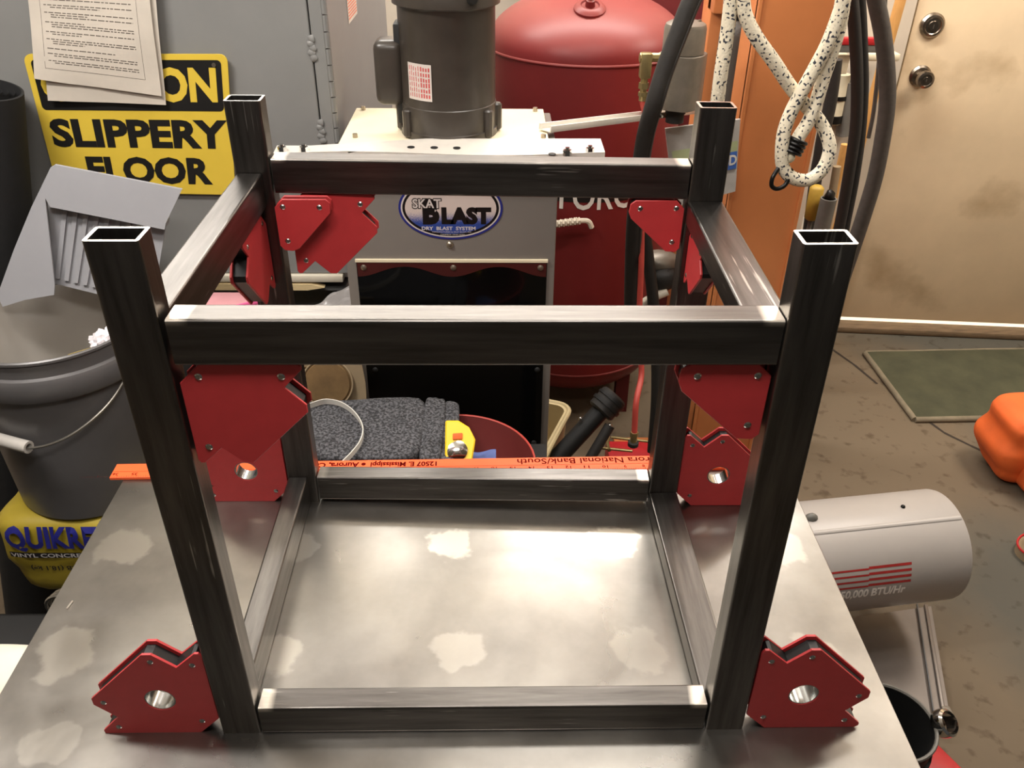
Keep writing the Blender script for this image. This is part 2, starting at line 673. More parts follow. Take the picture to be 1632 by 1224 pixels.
fl = structure(MB().box(-95, 140, -90, 110, FLOOR - 2, FLOOR).build('floor', 'concrete'))
structure(MB().box(-95, 140, -90, 110, 64, 66).build('ceiling', 'ceiling_paint'))
structure(MB().box(-95, -93, -90, 108, FLOOR, 64).build('wall_left', 'wall_paint'))
structure(MB().box(138, 140, -90, 82, FLOOR, 64).build('wall_right', 'wall_paint'))
Mw = basis(DO + Vector((0, 0, FLOOR)), DU, (0, 0, 1))
structure(MB().box(-165, 78, 0, 96, -4.0, -1.4, M=Mw).build('wall_back', 'wall_paint'))


def aD(u, v):                                         # pixel of the photograph on the door plane
    d = sight(u, v)
    k = (DO - CAM).dot(DN) / d.dot(DN)
    p = CAM + d * k
    return (p - DO).dot(DU), p.z


DX0 = aD(1420, 180)[0]
DB = FLOOR + 1.6
door = structure(MB().box(DX0, DX0 + 36, DB - FLOOR, 80, -1.4, 0.0, bev=0.06, M=Mw).build('door_1', 'door_paint'))
structure(MB().box(DX0 - 9.5, DX0 - 0.35, 0, 82, -1.4, 0.5, bev=0.05, M=Mw).build('trim_1', 'wall_paint'))
MB().box(DX0 - 0.35, DX0, 0, 82, -1.3, -0.5, M=Mw).build('door_gap', 'door_edge', door)
MB().box(DX0 - .3, DX0 + 38, .95, 1.6, -1.2, -0.2, M=Mw).build('daylight_gap', 'daylight', door)
th = structure(MB().box(DX0 - 8, DX0 + 45, 0, 1.0, -1.4, 2.2, bev=0.25, M=Mw).build('trim_2', 'threshold_wood'))


def knobset(u, v, knob):
    a, z = aD(u, v)
    M = basis(DO + DU * a + Vector((0, 0, z)), DU, (0, 0, 1))
    if knob:
        k = MB().lathe([(0, 0.0), (1.35, 0.0), (1.35, .18), (1.1, .42), (.62, .5), (.55, 1.2), (.75, 1.45), (1.05, 1.7), (1.1, 2.15),
                        (1.0, 2.4), (.72, 2.48), (.66, 2.38), (.4, 2.38), (.36, 2.46), (0, 2.46)], M, 28)
        o = k.build('door_knob', 'brass_nickel', door, 25)
        MB().box(-.05, .05, -.16, .16, 2.4, 2.52, M=M).build('keyhole', 'door_edge', o)
    else:
        k = MB().lathe([(0, 0), (1.5, 0), (1.5, .25), (1.25, .55), (1.0, .62), (.9, .56), (.6, .58), (.55, .7), (0, .7)], M, 28)
        o = k.build('deadbolt', 'brass_nickel', door, 25)
        MB().box(-.05, .05, -.3, .18, .66, .76, M=M).build('keyhole', 'door_edge', o)


knobset(1466, 121, True)
knobset(1485, 40, False)

# groove cut across the slab
cr = MB()
for (a, b_) in (((1325, 556), (1362, 582)), ((1362, 582), (1398, 612)), ((1480, 672), (1505, 690)), ((1505, 690), (1548, 711)), ((1548, 711), (1600, 735))):
    p, q = AZ(*a, FLOOR), AZ(*b_, FLOOR)
    n = (q - p).cross(Vector((0, 0, 1))).normalized() * .22
    cr.add([p - n + Vector((0, 0, .02)), q - n * .8 + Vector((0, 0, .02)), q + n * .8 + Vector((0, 0, .02)), p + n + Vector((0, 0, .02))], [(0, 1, 2, 3)])
cr.build('crack', 'crack', fl)

# lamp housings on the ceiling
mat('lamp_white', (235, 232, 226), 0.5)
for k, (loc, tg, sx, sy, pw, c) in enumerate(LAMPS):
    x, y, z = loc
    o = MB().box(x - sx / 2 - 2, x + sx / 2 + 2, y - sy / 2 - 2, y + sy / 2 + 2, z + .4, z + 2.0, bev=.4).build('ceiling_lamp', 'lamp_white')
    for hx in (-sx / 2 + 1, sx / 2 - 1):
        MB().cyl((x + hx, y, z + 1.9), (x + hx, y, 64), .12, 6).build('hanger', 'lamp_white', o)
    tag(o, ['long white ceiling lamp over the dust collector', 'long white ceiling lamp over the red tank, farthest from the table',
            'short low white ceiling lamp in front of the table', 'square white ceiling lamp in front of the door', 'short white fill lamp added over the bucket at left'][k], 'lamp')

# ---------------------------------------------------------------- welding table
TX0, TX1, TY0, TY1 = -9.75, 27.35, -10.0, 16.9
tb = thing('welding_table', 'grey steel plate welding table with ground-bright patches under the tube frame', 'table', (8.8, 3.3, FLOOR))
top = MB().box(TX0, TX1, TY0, TY1, -.375, 0, bev=.04, seg=1)
top.build('tabletop', 'table_steel', tb, origin=(TC0.x, TC0.y, -.375))
MB().box(TX0 + 1, TX1 - 1, TY0 + 1, TY0 + 2.5, -3, -.375).box(TX0 + 1, TX1 - 1, TY1 - 6.5, TY1 - 5, -2.4, -.375) \
    .box(TX0 + 1, TX0 + 2.5, TY0 + 2.5, TY1 - 6.5, -3, -.375).box(TX1 - 2.5, TX1 - 1, TY0 + 2.5, TY1 - 6.5, -3, -.375).build('apron', 'leg_steel', tb)
for x in (TX0 + 1, TX1 - 3):
    for y in (TY0 + 1, TY1 - 7):
        MB().box(x, x + 2, y, y + 2, FLOOR, -3, bev=.1).build('leg', 'leg_steel', tb)

# ---------------------------------------------------------------- the tube frame
fr = thing('steel_tube_frame', 'open box frame of dark rectangular steel tube standing on the table', 'frame', (10.3, 7.2, 0))


def tube_rect(a, b, u, wu, wv, mname, hollow=0.11, rad=.09):
    """rectangular tube from a to b; u: direction of the wu side. open ends with bright cut edges"""
    a, b = Vector(a), Vector(b)
    n = (b - a).normalized()
    u = Vector(u)
    u = (u - n * u.dot(n)).normalized()
    v = n.cross(u)

    def loop(du, dv, r):
        pts = []
        for (sx, sy, a0) in ((1, 1, 0), (-1, 1, 90), (-1, -1, 180), (1, -1, 270)):
            for k in range(4):
                an = R(a0 + 30 * k)
                pts.append(((du / 2 - r) * sx + r * math.cos(an), (dv / 2 - r) * sy + r * math.sin(an)))
        return pts
    out, inn = loop(wu, wv, rad), loop(wu - 2 * hollow, wv - 2 * hollow, max(rad - hollow, .03))
    n_ = len(out)
    vs = []
    for base, lp in ((a, out), (b, out), (b, inn), (a, inn)):
        vs += [base + u * p[0] + v * p[1] for p in lp]
    mb = MB()
    for ring, mi in ((0, 0), (1, 1), (2, 0), (3, 1)):
        nx = (ring + 1) % 4
        fs = [(ring * n_ + k, ring * n_ + (k + 1) % n_, nx * n_ + (k + 1) % n_, nx * n_ + k) for k in range(n_)]
        mb.f += fs
        mb.m += [mi] * n_
    mb.v = vs
    return mb


def post(cb, ct):
    o = tube_rect((cb[0], cb[1], 0.0), (ct[0], ct[1], 21.08), (1, 0, 0), 1.5, 1.0, 'z').build('post', ['mill_steel_z', 'cut_steel'], fr, 10)
    return o


post((.75, .53), (.70, .52))
post((20.07, .52), (19.84, .45))
post((.66, 14.5), (.64, 14.54))
post((19.72, 13.95), (19.83, 13.92))


def rail(a, b, wv, wh, ax):
    """a, b: centres of the two ends; wv tall, wh thick"""
    tube_rect(a, b, (0, 0, 1), wv, wh, ax).build('rail', ['mill_steel_' + ax, 'cut_steel'], fr, 10)


rail((1.62, .55, 17.95), (19.08, .55, 17.95), 1.5, 1.0, 'x')
rail((1.60, .53, .76), (19.20, .55, .76), 1.5, 1.0, 'x')
rail((1.50, 14.5, 17.98), (19.02, 13.95, 17.97), 1.5, 1.0, 'x')
rail((1.48, 14.5, .92), (18.93, 13.95, 1.12), 1.5, 1.0, 'x')
rail((.50, 1.10, 17.36), (.50, 13.98, 17.36), 1.5, 1.06, 'y')
rail((.52, 1.10, .86), (.46, 13.98, .86), 1.7, 1.0, 'y')
rail((19.68, 1.05, 16.66), (19.80, 13.40, 16.66), 1.0, 1.5, 'y')
rail((19.95, 1.10, .56), (19.72, 13.42, .56), 1.0, 1.5, 'y')

# ---------------------------------------------------------------- welding magnets
ARROW = [(.85, 0), (4.5, 0), (4.65, .1), (4.65, .25), (3.9, 1.05), (4.65, 1.85), (4.65, 2.2), (2.2, 4.65), (1.85, 4.65), (1.05, 3.9),
         (.25, 4.65), (.1, 4.65), (0, 4.5), (0, .85)]
TRI = [(.42, 0), (2.55, 0), (2.75, .2), (2.72, .7), (.95, 2.62), (.62, 2.75), (.2, 2.7), (0, 2.45), (0, .42)]


def magnet(kind, o, u, v, label, sc=1.0, th=.75):
    """right-angle corner at o, legs along u and v; thickness runs from the o side along u x v"""
    M = basis(o, u, v)
    t = thing('welding_magnet', label, 'magnet', o, 'red welding magnets holding the tube frame')
    holes, piv = [], []
    if kind == 'hole':
        pts = ARROW
        piv = [(.44, 4.02), (1.95, 4.25), (4.25, 1.95), (4.02, .44), (.68, .70)]
        holes = [circle(2.05, 2.05, .6, 28)]
    elif kind == 'arrow':
        pts = ARROW
        piv = [(.75, .55), (3.85, .55), (.55, 3.85)]
    else:
        pts = TRI
        piv = [(.4, .4), (2.2, .42), (.42, 2.2)]
    k = Matrix.Diagonal((sc, sc, 1, 1))
    pl = .1
    MB().prism(pts, pl, M @ k, holes, bev=.02 if not holes else 0).build('plate', 'magnet_red', t)
    MB().prism(pts, pl, M @ Matrix.Translation((0, 0, th - pl)) @ k, holes, bev=.02 if not holes else 0).build('plate', 'magnet_red', t)
    cx, cy = sum(p[0] for p in pts) / len(pts), sum(p[1] for p in pts) / len(pts)
    core = [(cx + (p[0] - cx) * .92, cy + (p[1] - cy) * .92) for p in pts]
    MB().prism(core, th - 2 * pl, M @ Matrix.Translation((0, 0, pl)) @ k, holes).build('magnet_core', 'magnet_core', t)
    if holes:
        MB().lathe([(.6, .02), (.6, th - .02), (.54, th - .02), (.54, .02)], M @ Matrix.Translation((2.05, 2.05, 0)), 28, close=True).build('sleeve', 'rivet_steel', t)
    for p in piv:
        MB().lathe([(0, -.03), (.08, -.03), (.12, 0.0), (.12, th), (.08, th + .03), (0, th + .03)],
                   M @ Matrix.Translation((p[0] * sc, p[1] * sc, 0)), 12).build('rivet', 'rivet_steel', t)
    return t


X, Z = Vector((1, 0, 0)), Vector((0, 0, 1))
Yv = Vector((0, 1, 0))
# u x v must point to +y for the front-facing ones (front plate first): u = z-leg, v = x-leg going right; mirrored the other way
magnet('hole', (20.86, .08, .02), Z, X, 'red arrow magnet with a round hole on the table right of the front right post')
magnet('hole', (-.03, .1, .02), Vector((-1, 0, -.02)), Z, 'red arrow magnet with a round hole on the table left of the front left post')
magnet('hole', (-.15, 14.05, .02), -X, Z, 'red arrow magnet with a round hole at the foot of the rear left post')
magnet('hole', (20.52, 13.6, .02), Z, X, 'red arrow magnet with a round hole at the foot of the rear right post')
magnet('arrow', (1.56, .2, 17.16), X, -Z, 'large red magnet without a hole under the left end of the front top rail', .78)
magnet('corner', (19.06, .2, 17.16), -Z, -X, 'small red three-cornered magnet under the right end of the front top rail')
magnet('corner', (1.50, 13.45, 17.18), X, -Z, 'small red magnet in front, at the left end of the rear top rail', .86, .5)
magnet('arrow', (1.95, 14.05, 17.18), X, -Z, 'notched red magnet behind the small one under the rear top rail', .80, .7)
magnet('corner', (18.96, 13.5, 17.16), -Z, -X, 'small red three-cornered magnet under the right end of the rear top rail', .86)
magnet('arrow', (.15, 13.95, 16.58), -Yv, -Z, 'red notched magnet seen edge-on under the left side rail', .80)
magnet('arrow', (19.3, 13.38, 16.12), -Yv, -Z, 'red magnet half hidden under the right side rail', .58)

# ---------------------------------------------------------------- yardstick
ru = thing('yardstick', 'orange wooden yardstick lying along the back edge of the table', 'ruler', (8, 16.45, 0))
RUM = Matrix.Translation((-10.2, 15.86, 0)) @ Matrix.Rotation(R(1.25), 4, 'Z') @ Matrix.Translation((10.2, -15.86, 0))
MB().box(-10.45, 27.0, 15.86, 17.08, 0.0, .2, bev=.03, seg=1, M=RUM).build('stick', 'ruler_orange', ru)


def rpl(x, y):                        # printing faces the far side: upside down from the camera
    return Vector((-x, 16.47 - y, .206))


ink = MB()


def rtext(s, xr, xl, y0, y1, bold=.01):    # world x from right (start) to left (end)
    ink.text(s, rpl, -xr, -xl, y0, y1, bold)


def rx(u):
    return AZ(u, 735, .2).x


rtext('Aurora National Bank/South', rx(1062), rx(825), -.48, .02 + .0)
rtext('12507 E. Mississippi', rx(697), rx(592), -.5, .04, .035)
rtext('Aurora, Colo.', rx(574), rx(488), -.48, .04, .035)
ink.prism(circle(rx(581), 16.70, .13, 12), .004, Matrix.Translation((0, 0, .203)))
for n in range(1, 37):
    x = 6.59 - (n - 20) * 1.05
    ink.text(str(n), rpl, -x - .16, -x + .16 if n > 9 else -x - .02, .22, .44, .01)
    ink.add([(x - .9, 15.88, .205), (x - .88, 15.88, .205), (x - .88, 16.05, .205), (x - .9, 16.05, .205)], [(0, 1, 2, 3)])
    for k in range(1, 8):
        xx = x - .9 - k * .13125
        h_ = .12 if k == 4 else .07
        ink.add([(xx - .008, 15.88, .205), (xx + .008, 15.88, .205), (xx + .008, 15.88 + h_, .205), (xx - .008, 15.88 + h_, .205)], [(0, 1, 2, 3)])
ink.add([(-10.4, 16.36, .205), (26.9, 16.36, .205), (26.9, 16.38, .205), (-10.4, 16.38, .205)], [(0, 1, 2, 3)])
ink.v = [RUM @ q for q in ink.v]
ink.build('printing', 'ruler_ink', ru)

# ---------------------------------------------------------------- materials of the workshop behind


def dusty(name, col, amount):
    """dust that has settled on the upward faces of a thing"""
    nt, b = nodes_of(name)
    ge = nt.nodes.new('ShaderNodeNewGeometry')
    sp = nt.nodes.new('ShaderNodeSeparateXYZ')
    nt.links.new(ge.outputs['Normal'], sp.inputs[0])
    mr = nt.nodes.new('ShaderNodeMapRange')
    mr.inputs[1].default_value, mr.inputs[2].default_value = 0.25, 0.9
    mr.inputs[3].default_value, mr.inputs[4].default_value = 0.0, amount
    nt.links.new(sp.outputs[2], mr.inputs[0])
    mx = nt.nodes.new('ShaderNodeMix')
    mx.data_type = 'RGBA'
    old = b.inputs['Base Color'].links[0].from_socket
    nt.links.new(mr.outputs[0], mx.inputs[0])
    nt.links.new(old, mx.inputs[6])
    mx.inputs[7].default_value = lin(col)
    nt.links.new(mx.outputs[2], b.inputs['Base Color'])


mat('cab_grey', (128, 128, 126), 0.42, var=0.05, scale=6)
mat('cab_dark', (84, 84, 84), 0.5, var=0.08, scale=6)
mat('trim_pale', (206, 198, 180), 0.5, var=0.06)
mat('lath_wood', (206, 184, 140), 0.7, var=0.12, scale=30, stretch=(1, 8, 8))
mat('sign_yellow', (216, 186, 66), 0.42, var=0.04, scale=10)
mat('sign_black', (24, 23, 22), 0.45)
mat('paper', (196, 187, 174), 0.85, var=0.06, scale=12, bump=0.1, bscale=40)
mat('paper_ink', (96, 88, 80), 0.9)
mat('orange_print', (214, 110, 80), 0.8)
mat('collector_grey', (112, 106, 100), 0.42, var=0.05, scale=6)
mat('cream_plate', (226, 214, 184), 0.45, var=0.05, scale=10)
mat('alu_strip', (222, 216, 206), 0.4, 0.3, var=0.06, scale=30)
mat('window_dark', (8, 8, 8), 0.08, spec=0.25, var=0.0)
mat('window_edge', (66, 22, 20), 0.4)
mat('screw', (170, 160, 145), 0.3, 0.9)
mat('motor_brown', (62, 56, 50), 0.36, var=0.14, scale=30, coat=0.1)
mat('motor_label', (206, 196, 188), 0.5)
mat('motor_ink', (190, 70, 70), 0.7)
mat('sticker_blue', (34, 42, 120), 0.35)
mat('sticker_white', (205, 196, 190), 0.4)
mat('sticker_black', (12, 12, 12), 0.4)
mat('sticker_face', (196, 180, 172), 0.45)
nt, b = nodes_of('sticker_face')
tc = nt.nodes.new('ShaderNodeTexCoord')
sp = nt.nodes.new('ShaderNodeSeparateXYZ')
nt.links.new(tc.outputs['Generated'], sp.inputs[0])
nz = nt.nodes.new('ShaderNodeTexNoise')
nz.inputs['Scale'].default_value = 900
nt.links.new(tc.outputs['Object'], nz.inputs['Vector'])
ad = nt.nodes.new('ShaderNodeMath')
ad.operation = 'MULTIPLY_ADD'
ad.inputs[1].default_value = 0.5
nt.links.new(nz.outputs[0], ad.inputs[0])
nt.links.new(sp.outputs[2], ad.inputs[2])
rp = nt.nodes.new('ShaderNodeValToRGB')
rp.color_ramp.elements[0].position, rp.color_ramp.elements[1].position = 0.50, 0.66
rp.color_ramp.elements[0].color, rp.color_ramp.elements[1].color = lin((40, 66, 140)), lin((205, 190, 182))
nt.links.new(ad.outputs[0], rp.inputs[0])
nt.links.new(rp.outputs[0], b.inputs['Base Color'])
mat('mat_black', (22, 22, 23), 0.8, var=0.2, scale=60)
mat('bucket_grey', (92, 90, 90), 0.35, var=0.1, scale=9)
mat('bucket_lit_inside', (176, 170, 162), 0.5, var=0.06, scale=6)  # paler than the shell: light inside the bucket put into the colour
mat('wire', (170, 166, 158), 0.3, 0.9)
mat('grip_grey', (176, 172, 166), 0.5)
mat('dustpan_grey', (150, 150, 154), 0.45, var=0.05, scale=8)
mat('tissue', (238, 232, 236), 0.9, var=0.04)
mat('clear_amber', (170, 150, 90), 0.2)
mat('bag_yellow', (160, 140, 40), 0.5, var=0.12, scale=10, bump=0.4, bscale=22)
mat('bag_blue', (34, 36, 120), 0.5)
mat('bag_black', (30, 26, 30), 0.5)
mat('bag_white', (205, 200, 196), 0.5)
mat('maroon', (74, 28, 24), 0.5, var=0.1)
mat('black_plastic', (20, 20, 20), 0.55, var=0.1)
mat('shelf_black', (26, 25, 24), 0.6, 0.2)
mat('felt', (36, 36, 38), 1.0, scale=260, col2=(96, 96, 100), bump=0.8, bscale=300, thr=(.42, .62))
mat('strap_white', (206, 204, 196), 0.5, var=0.03)
mat('bowl_red', (92, 36, 34), 0.35, var=0.08, scale=14)
mat('tool_yellow', (240, 200, 30), 0.45, var=0.04)
mat('chrome', (210, 210, 208), 0.12, 1.0, var=0.02)
mat('cloth_blue', (92, 106, 160), 0.9)
mat('bin_tan', (190, 172, 130), 0.5, var=0.05)
mat('lid_brown', (112, 88, 56), 0.6, var=0.25, scale=25)
mat('card_tan', (150, 132, 104), 0.8, var=0.08)
mat('plastic_bag', (150, 146, 144), 0.25, var=0.06, scale=30, bump=0.6, bscale=60)
mat('pink', (226, 100, 150), 0.4, var=0.06)
mat('pink_pale', (196, 140, 146), 0.4)
mat('tank_red', (112, 34, 34), 0.42, var=0.1, scale=5, spec=0.3)
dusty('tank_red', (150, 92, 82), .34)
mat('tank_dark', (90, 22, 24), 0.5, var=0.1)
mat('decal_black', (18, 16, 16), 0.4)
mat('decal_white', (226, 222, 214), 0.4)
mat('fitting_white', (220, 210, 190), 0.4)
mat('cast_grey', (128, 120, 108), 0.45, 0.4, var=0.12, scale=40, bump=0.1)
mat('brass', (168, 150, 104), 0.35, 0.8, var=0.08, scale=80)
mat('hose_red', (176, 64, 54), 0.5, var=0.06)
mat('hose_black', (38, 35, 32), 0.6, var=0.15, scale=60, bump=0.2)
mat('hose_grey', (74, 68, 62), 0.7, var=0.15, scale=60, bump=0.3)
mat('press_orange', (206, 128, 76), 0.42, var=0.07, scale=6)
mat('cyl_grey', (72, 68, 62), 0.45, var=0.1, scale=12)
mat('pack_clear', (190, 186, 180), 0.25, var=0.1, scale=30, bump=0.3)
mat('pack_green', (186, 196, 150), 0.5)
mat('pack_blue', (70, 110, 190), 0.5)
mat('rope', (226, 216, 190), 0.85, scale=30, thr=(.30, .36), stretch=(1, 1, 1), col2=(228, 218, 194), bump=0.5, bscale=260)
nt, b = nodes_of('rope')
tc = nt.nodes.new('ShaderNodeTexCoord')
vo = nt.nodes.new('ShaderNodeTexNoise')
vo.inputs['Scale'].default_value = 210
vo.inputs['Detail'].default_value = 0
nt.links.new(tc.outputs['Object'], vo.inputs['Vector'])
rp = nt.nodes.new('ShaderNodeValToRGB')
rp.color_ramp.elements[0].position, rp.color_ramp.elements[1].position = 0.325, 0.37
rp.color_ramp.elements[0].color, rp.color_ramp.elements[1].color = lin((52, 54, 64)), lin((226, 216, 192))
nt.links.new(vo.outputs[0], rp.inputs[0])
nt.links.new(rp.outputs[0], b.inputs['Base Color'])
mat('hook_black', (26, 25, 24), 0.35, 0.5)
mat('broom_wood', (206, 154, 88), 0.5, var=0.1, scale=20, stretch=(6, 6, 1))
mat('cream_plastic', (214, 204, 176), 0.5)
mat('tool_red', (176, 36, 40), 0.4)
mat('tool_grey', (104, 102, 96), 0.5)
mat('tool_mustard', (170, 138, 50), 0.55, var=0.12, scale=30)
mat('heater_grey', (166, 160, 155), 0.38, var=0.03, scale=8)
mat('heater_red', (160, 40, 38), 0.5)
mat('heater_white', (236, 230, 222), 0.5)
mat('tray_grey', (120, 112, 106), 0.4, 0.3, var=0.06)
mat('leather_black', (16, 16, 16), 0.7, var=0.15, scale=40)
mat('bag_orange', (222, 100, 40), 0.75, var=0.1, scale=14, bump=0.3, bscale=40)
mat('shoe_white', (206, 196, 184), 0.6)
mat('cloth_white', (232, 224, 206), 0.85, var=0.04)

V = Vector


def plane_map(o, u, v, lift=0.0):
    o, u, v = V(o), V(u).normalized(), V(v).normalized()
    n = u.cross(v).normalized() * lift
    return lambda x, y: o + u * x + v * y + n


def rounded(x0, x1, y0, y1, r, n=5):
    pts = []
    for cx, cy, a0 in ((x1 - r, y1 - r, 0), (x0 + r, y1 - r, 90), (x0 + r, y0 + r, 180), (x1 - r, y0 + r, 270)):
        for k in range(n + 1):
            a = R(a0 + 90 * k / n)
            pts.append((cx + r * math.cos(a), cy + r * math.sin(a)))
    return pts


# ---------------------------------------------------------------- tall grey cabinet
CX = -0.45
gc = thing('steel_cabinet', 'tall grey steel cabinet with a hinged door, standing behind the bucket at left', 'cabinet', (-18, 56, FLOOR))
MB().box(-38, CX, 39.7, 74, 1.5, 28, bev=.1, seg=1).build('body', 'cab_grey', gc)
MB().box(-37, CX - 1.5, 41, 72, FLOOR, 1.5).build('lower_body', 'cab_dark', gc)
MB().box(-37.5, -1.42, 38.95, 39.65, 1.6, 27.5, bev=.05, seg=1).build('door', 'cab_grey', gc)
MB().box(-1.32, CX - .02, 38.95, 39.69, 1.6, 27.5, bev=.04, seg=1).build('door_post', 'cab_grey', gc)
MB().box(-37.5, -.9, 38.6, 39.69, .95, 1.55, bev=.12).build('bottom_lip', 'trim_pale', gc)
MB().box(-37.5, -.9, 39.0, 41.0, .1, .3).build('ledge', 'cab_dark', gc)
z = 2.2
while z < 26:
    MB().cyl((CX + .03, 39.25, z), (CX + .03, 39.25, z + .98), .27, 10).build('hinge_knuckle', 'cab_grey', gc)
    z += 1.06
for (u0, v0, u1, v1) in ((494, 62, 503, 92), (506, 196, 516, 224)):
    w = MB()
    a, c = AY(u0, v0, 38.9), AY(u1, v1, 38.9)
    for k in range(5):
        p = a.lerp(c, k / 4)
        w.blob((-1.37 + .05 * (-1) ** k, 38.92, p.z), .26, .12, .26, k, .3, 2)
    w.build('weld_bead', 'cab_grey', gc)
pl = plane_map((CX + .03, 39, 0), (0, 1, 0), (0, 0, 1))
lb = MB()
y0 = AX(553, 10, CX).y - 39
y1 = AX(568, 10, CX).y - 39
zt, zb = AX(560, -25, CX).z, AX(556, 38, CX).z
lb.add([pl(y0, zb), pl(y1, zb), pl(y1, zt + 1), pl(y0, zt + 1)], [(0, 1, 2, 3)])
lo = lb.build('sticker', 'paper', gc)
li = MB()
k = 0
while zb + .25 + k * .22 < zt + .8:
    zz = zb + .25 + k * .22
    li.add([pl(y0 + .2, zz) + V((.01, 0, 0)), pl(y1 - .2, zz) + V((.01, 0, 0)), pl(y1 - .2, zz + .1) + V((.01, 0, 0)), pl(y0 + .2, zz + .1) + V((.01, 0, 0))], [(0, 1, 2, 3)])
    k += 1
li.build('sticker_print', 'orange_print', lo)
lt = MB()
a, c = AY(300, 452, 38.4), AY(536, 457, 38.4)
a = V((-16, 38.9, .52))
lt.prism([(0, -.28), (12.3, -.28), (13.6, -.05), (12.6, .22), (0, .28)], .55, basis((-16, 39.1, .6), (1, 0, -.0), (0, 0, 1)))
tag(lt.build('wooden_lath', 'lath_wood'), 'thin pale wooden lath with a pointed end under the grey cabinet door', 'wood strip')

# ---------------------------------------------------------------- caution sign and papers on the cabinet door
SQ = [V((-20.40, 38.55, 17.70)), V((-6.95, 38.55, 17.78)), V((-8.05, 38.7, 8.0)), V((-20.75, 38.7, 8.2))]


def sq(x, y, lift=0.0):            # x 0..1 from left, y 0..1 from the top
    p = SQ[0].lerp(SQ[1], x).lerp(SQ[3].lerp(SQ[2], x), y)
    return p - V((0, lift, 0))


def sqt(lift):
    return lambda x, y: sq(x / 14, 1 - y / 10, lift)


sg = thing('caution_sign', 'yellow and black caution slippery floor sign on the grey cabinet door', 'sign', (-14, 38.9, 8))
bd = MB()
pts = rounded(0, 14, 0, 10, .55)
n_ = len(pts)
fr_ = [sqt(0.06)(*p) for p in pts]
bk_ = [sqt(-.06)(*p) for p in pts]
bd.add(fr_ + bk_, [tuple(range(n_)), tuple(reversed(range(n_, 2 * n_)))] + [(i, i + n_, (i + 1) % n_ + n_, (i + 1) % n_) for i in range(n_)])
board = bd.build('board', 'sign_yellow', sg)
pn = MB()
pts = rounded(.42, 13.55, 6.15, 9.62, .3)
pn.add([sqt(.075)(*p) for p in pts], [tuple(range(len(pts)))])
panel = pn.build('header_panel', 'sign_black', sg)
MB().text('CAUTION', sqt(.09), .75, 13.15, 6.75, 9.15, .04).build('lettering', 'sign_yellow', panel)
MB().text('SLIPPERY', sqt(.08), .6, 13.7, 3.45, 5.55, .042).text('FLOOR', sqt(.08), 2.7, 12.3, .75, 2.8, .042).build('lettering', 'sign_black', sg)
for (x, y) in ((13.05, 9.3), (.85, 9.3)):
    p = sqt(.09)(x, y)
    MB().cyl(p + V((0, .02, 0)), p - V((0, .05, 0)), .14, 10).build('screw', 'screw', sg)


def sheet(corners, curl, name, label, yoff):
    A, B, C_, D = [V(q) for q in corners]       # tl tr br bl

    def f(u, v):
        p = A.lerp(B, u).lerp(D.lerp(C_, u), v)
        p.y -= .12 * abs(math.sin(3.1 * (u - .5))) * .6 + curl * max(0, v - .82) * 2.2 * max(0, .35 - u) * 3 + .05 * math.sin(v * 9 + u * 3)
        p.z += curl * max(0, v - .9) * 3 * max(0, .25 - u) * 3
        return p
    o = MB().grid(f, 12, 14, thick=.02).build(name, 'paper')
    tag(o, label, 'paper')
    return o, f


tl, tr, br, bl = AY(36, -95, 38.1), AY(228, -95, 38.1), AY(258, 153, 38.1), AY(58, 126, 38.1)
sheet([tl + V((.6, .22, 0)), tr + V((.4, .22, 0)), AY(265, 167, 38.3), AY(78, 160, 38.3)], .1, 'paper_sheet', 'yellowed paper sheet peeking out behind the typed page over the caution sign', 0)
po, pf = sheet([tl, tr, br, bl], .35, 'paper_sheet', 'typed instruction page with creases hanging over the caution sign', 0)
random.seed(4)
ink2 = MB()


def pq(x0, x1, y0, y1):
    vs = []
    for (x, y) in ((x0, y0), (x1, y0), (x1, y1), (x0, y1)):
        q = pf(x, y)
        q.y -= .025
        vs.append(q)
    ink2.add(vs, [(0, 1, 2, 3)])


row = .06
while row < .86:
    for ln in range(random.choice((1, 2, 2, 3))):
        x = .17 if ln else .12
        end = .84 if random.random() < .7 else random.uniform(.35, .7)
        while x < end:
            w_ = random.uniform(.015, .055)
            pq(x, min(x + w_, end), row, row + .0065)
            x += w_ + .009
        row += .0155
        if row > .86:
            break
    row += .022
for x0, x1, y0, y1 in ((.09, .093, .0, .90), (.88, .883, .0, .90)):
    k = 0
    while k < 12:
        pq(x0, x1, y0 + (y1 - y0) * k / 12, y0 + (y1 - y0) * (k + 1) / 12)
        k += 1
for k in range(12):
    pq(.09 + .79 * k / 12, .09 + .79 * (k + 1) / 12, .897, .9005)
ink2.build('typed_text', 'paper_ink', po)

# ---------------------------------------------------------------- dust collector with its motor
dc = thing('dust_collector', 'small grey blast dust collector with a dark window and a brown motor on top', 'machine', (7.8, 38, FLOOR))
X0, X1, YF, YB, ZT = .55, 15.0, 33.0, 43.6, 12.7
MB().box(X0, X1, YF, YB, FLOOR, ZT, bev=.12).build('body', 'collector_grey', dc)
MB().box(X0 - .02, X1 - .55, 34.0, 43.3, ZT, ZT + .35, bev=.06).build('top_plate', 'cream_plate', dc)
for (u, v) in ((579, 174), (566, 218), (853, 176), (866, 219), (640, 173), (634, 171)):
    p = AZ(u, v, ZT + .4)
    MB().cyl((p.x, p.y, ZT + .33), (p.x, p.y, ZT + .62), .17, 6).build('bolt', 'screw', dc)
wn = MB().box(1.25, 14.45, 32.86, 33.02, -16, 5.35, bev=.03, seg=1)
win = wn.build('window', 'window_dark', dc)
MB().box(1.2, 14.5, 32.8, 33.0, 5.36, 5.55).build('window_trim', 'cream_plate', dc)
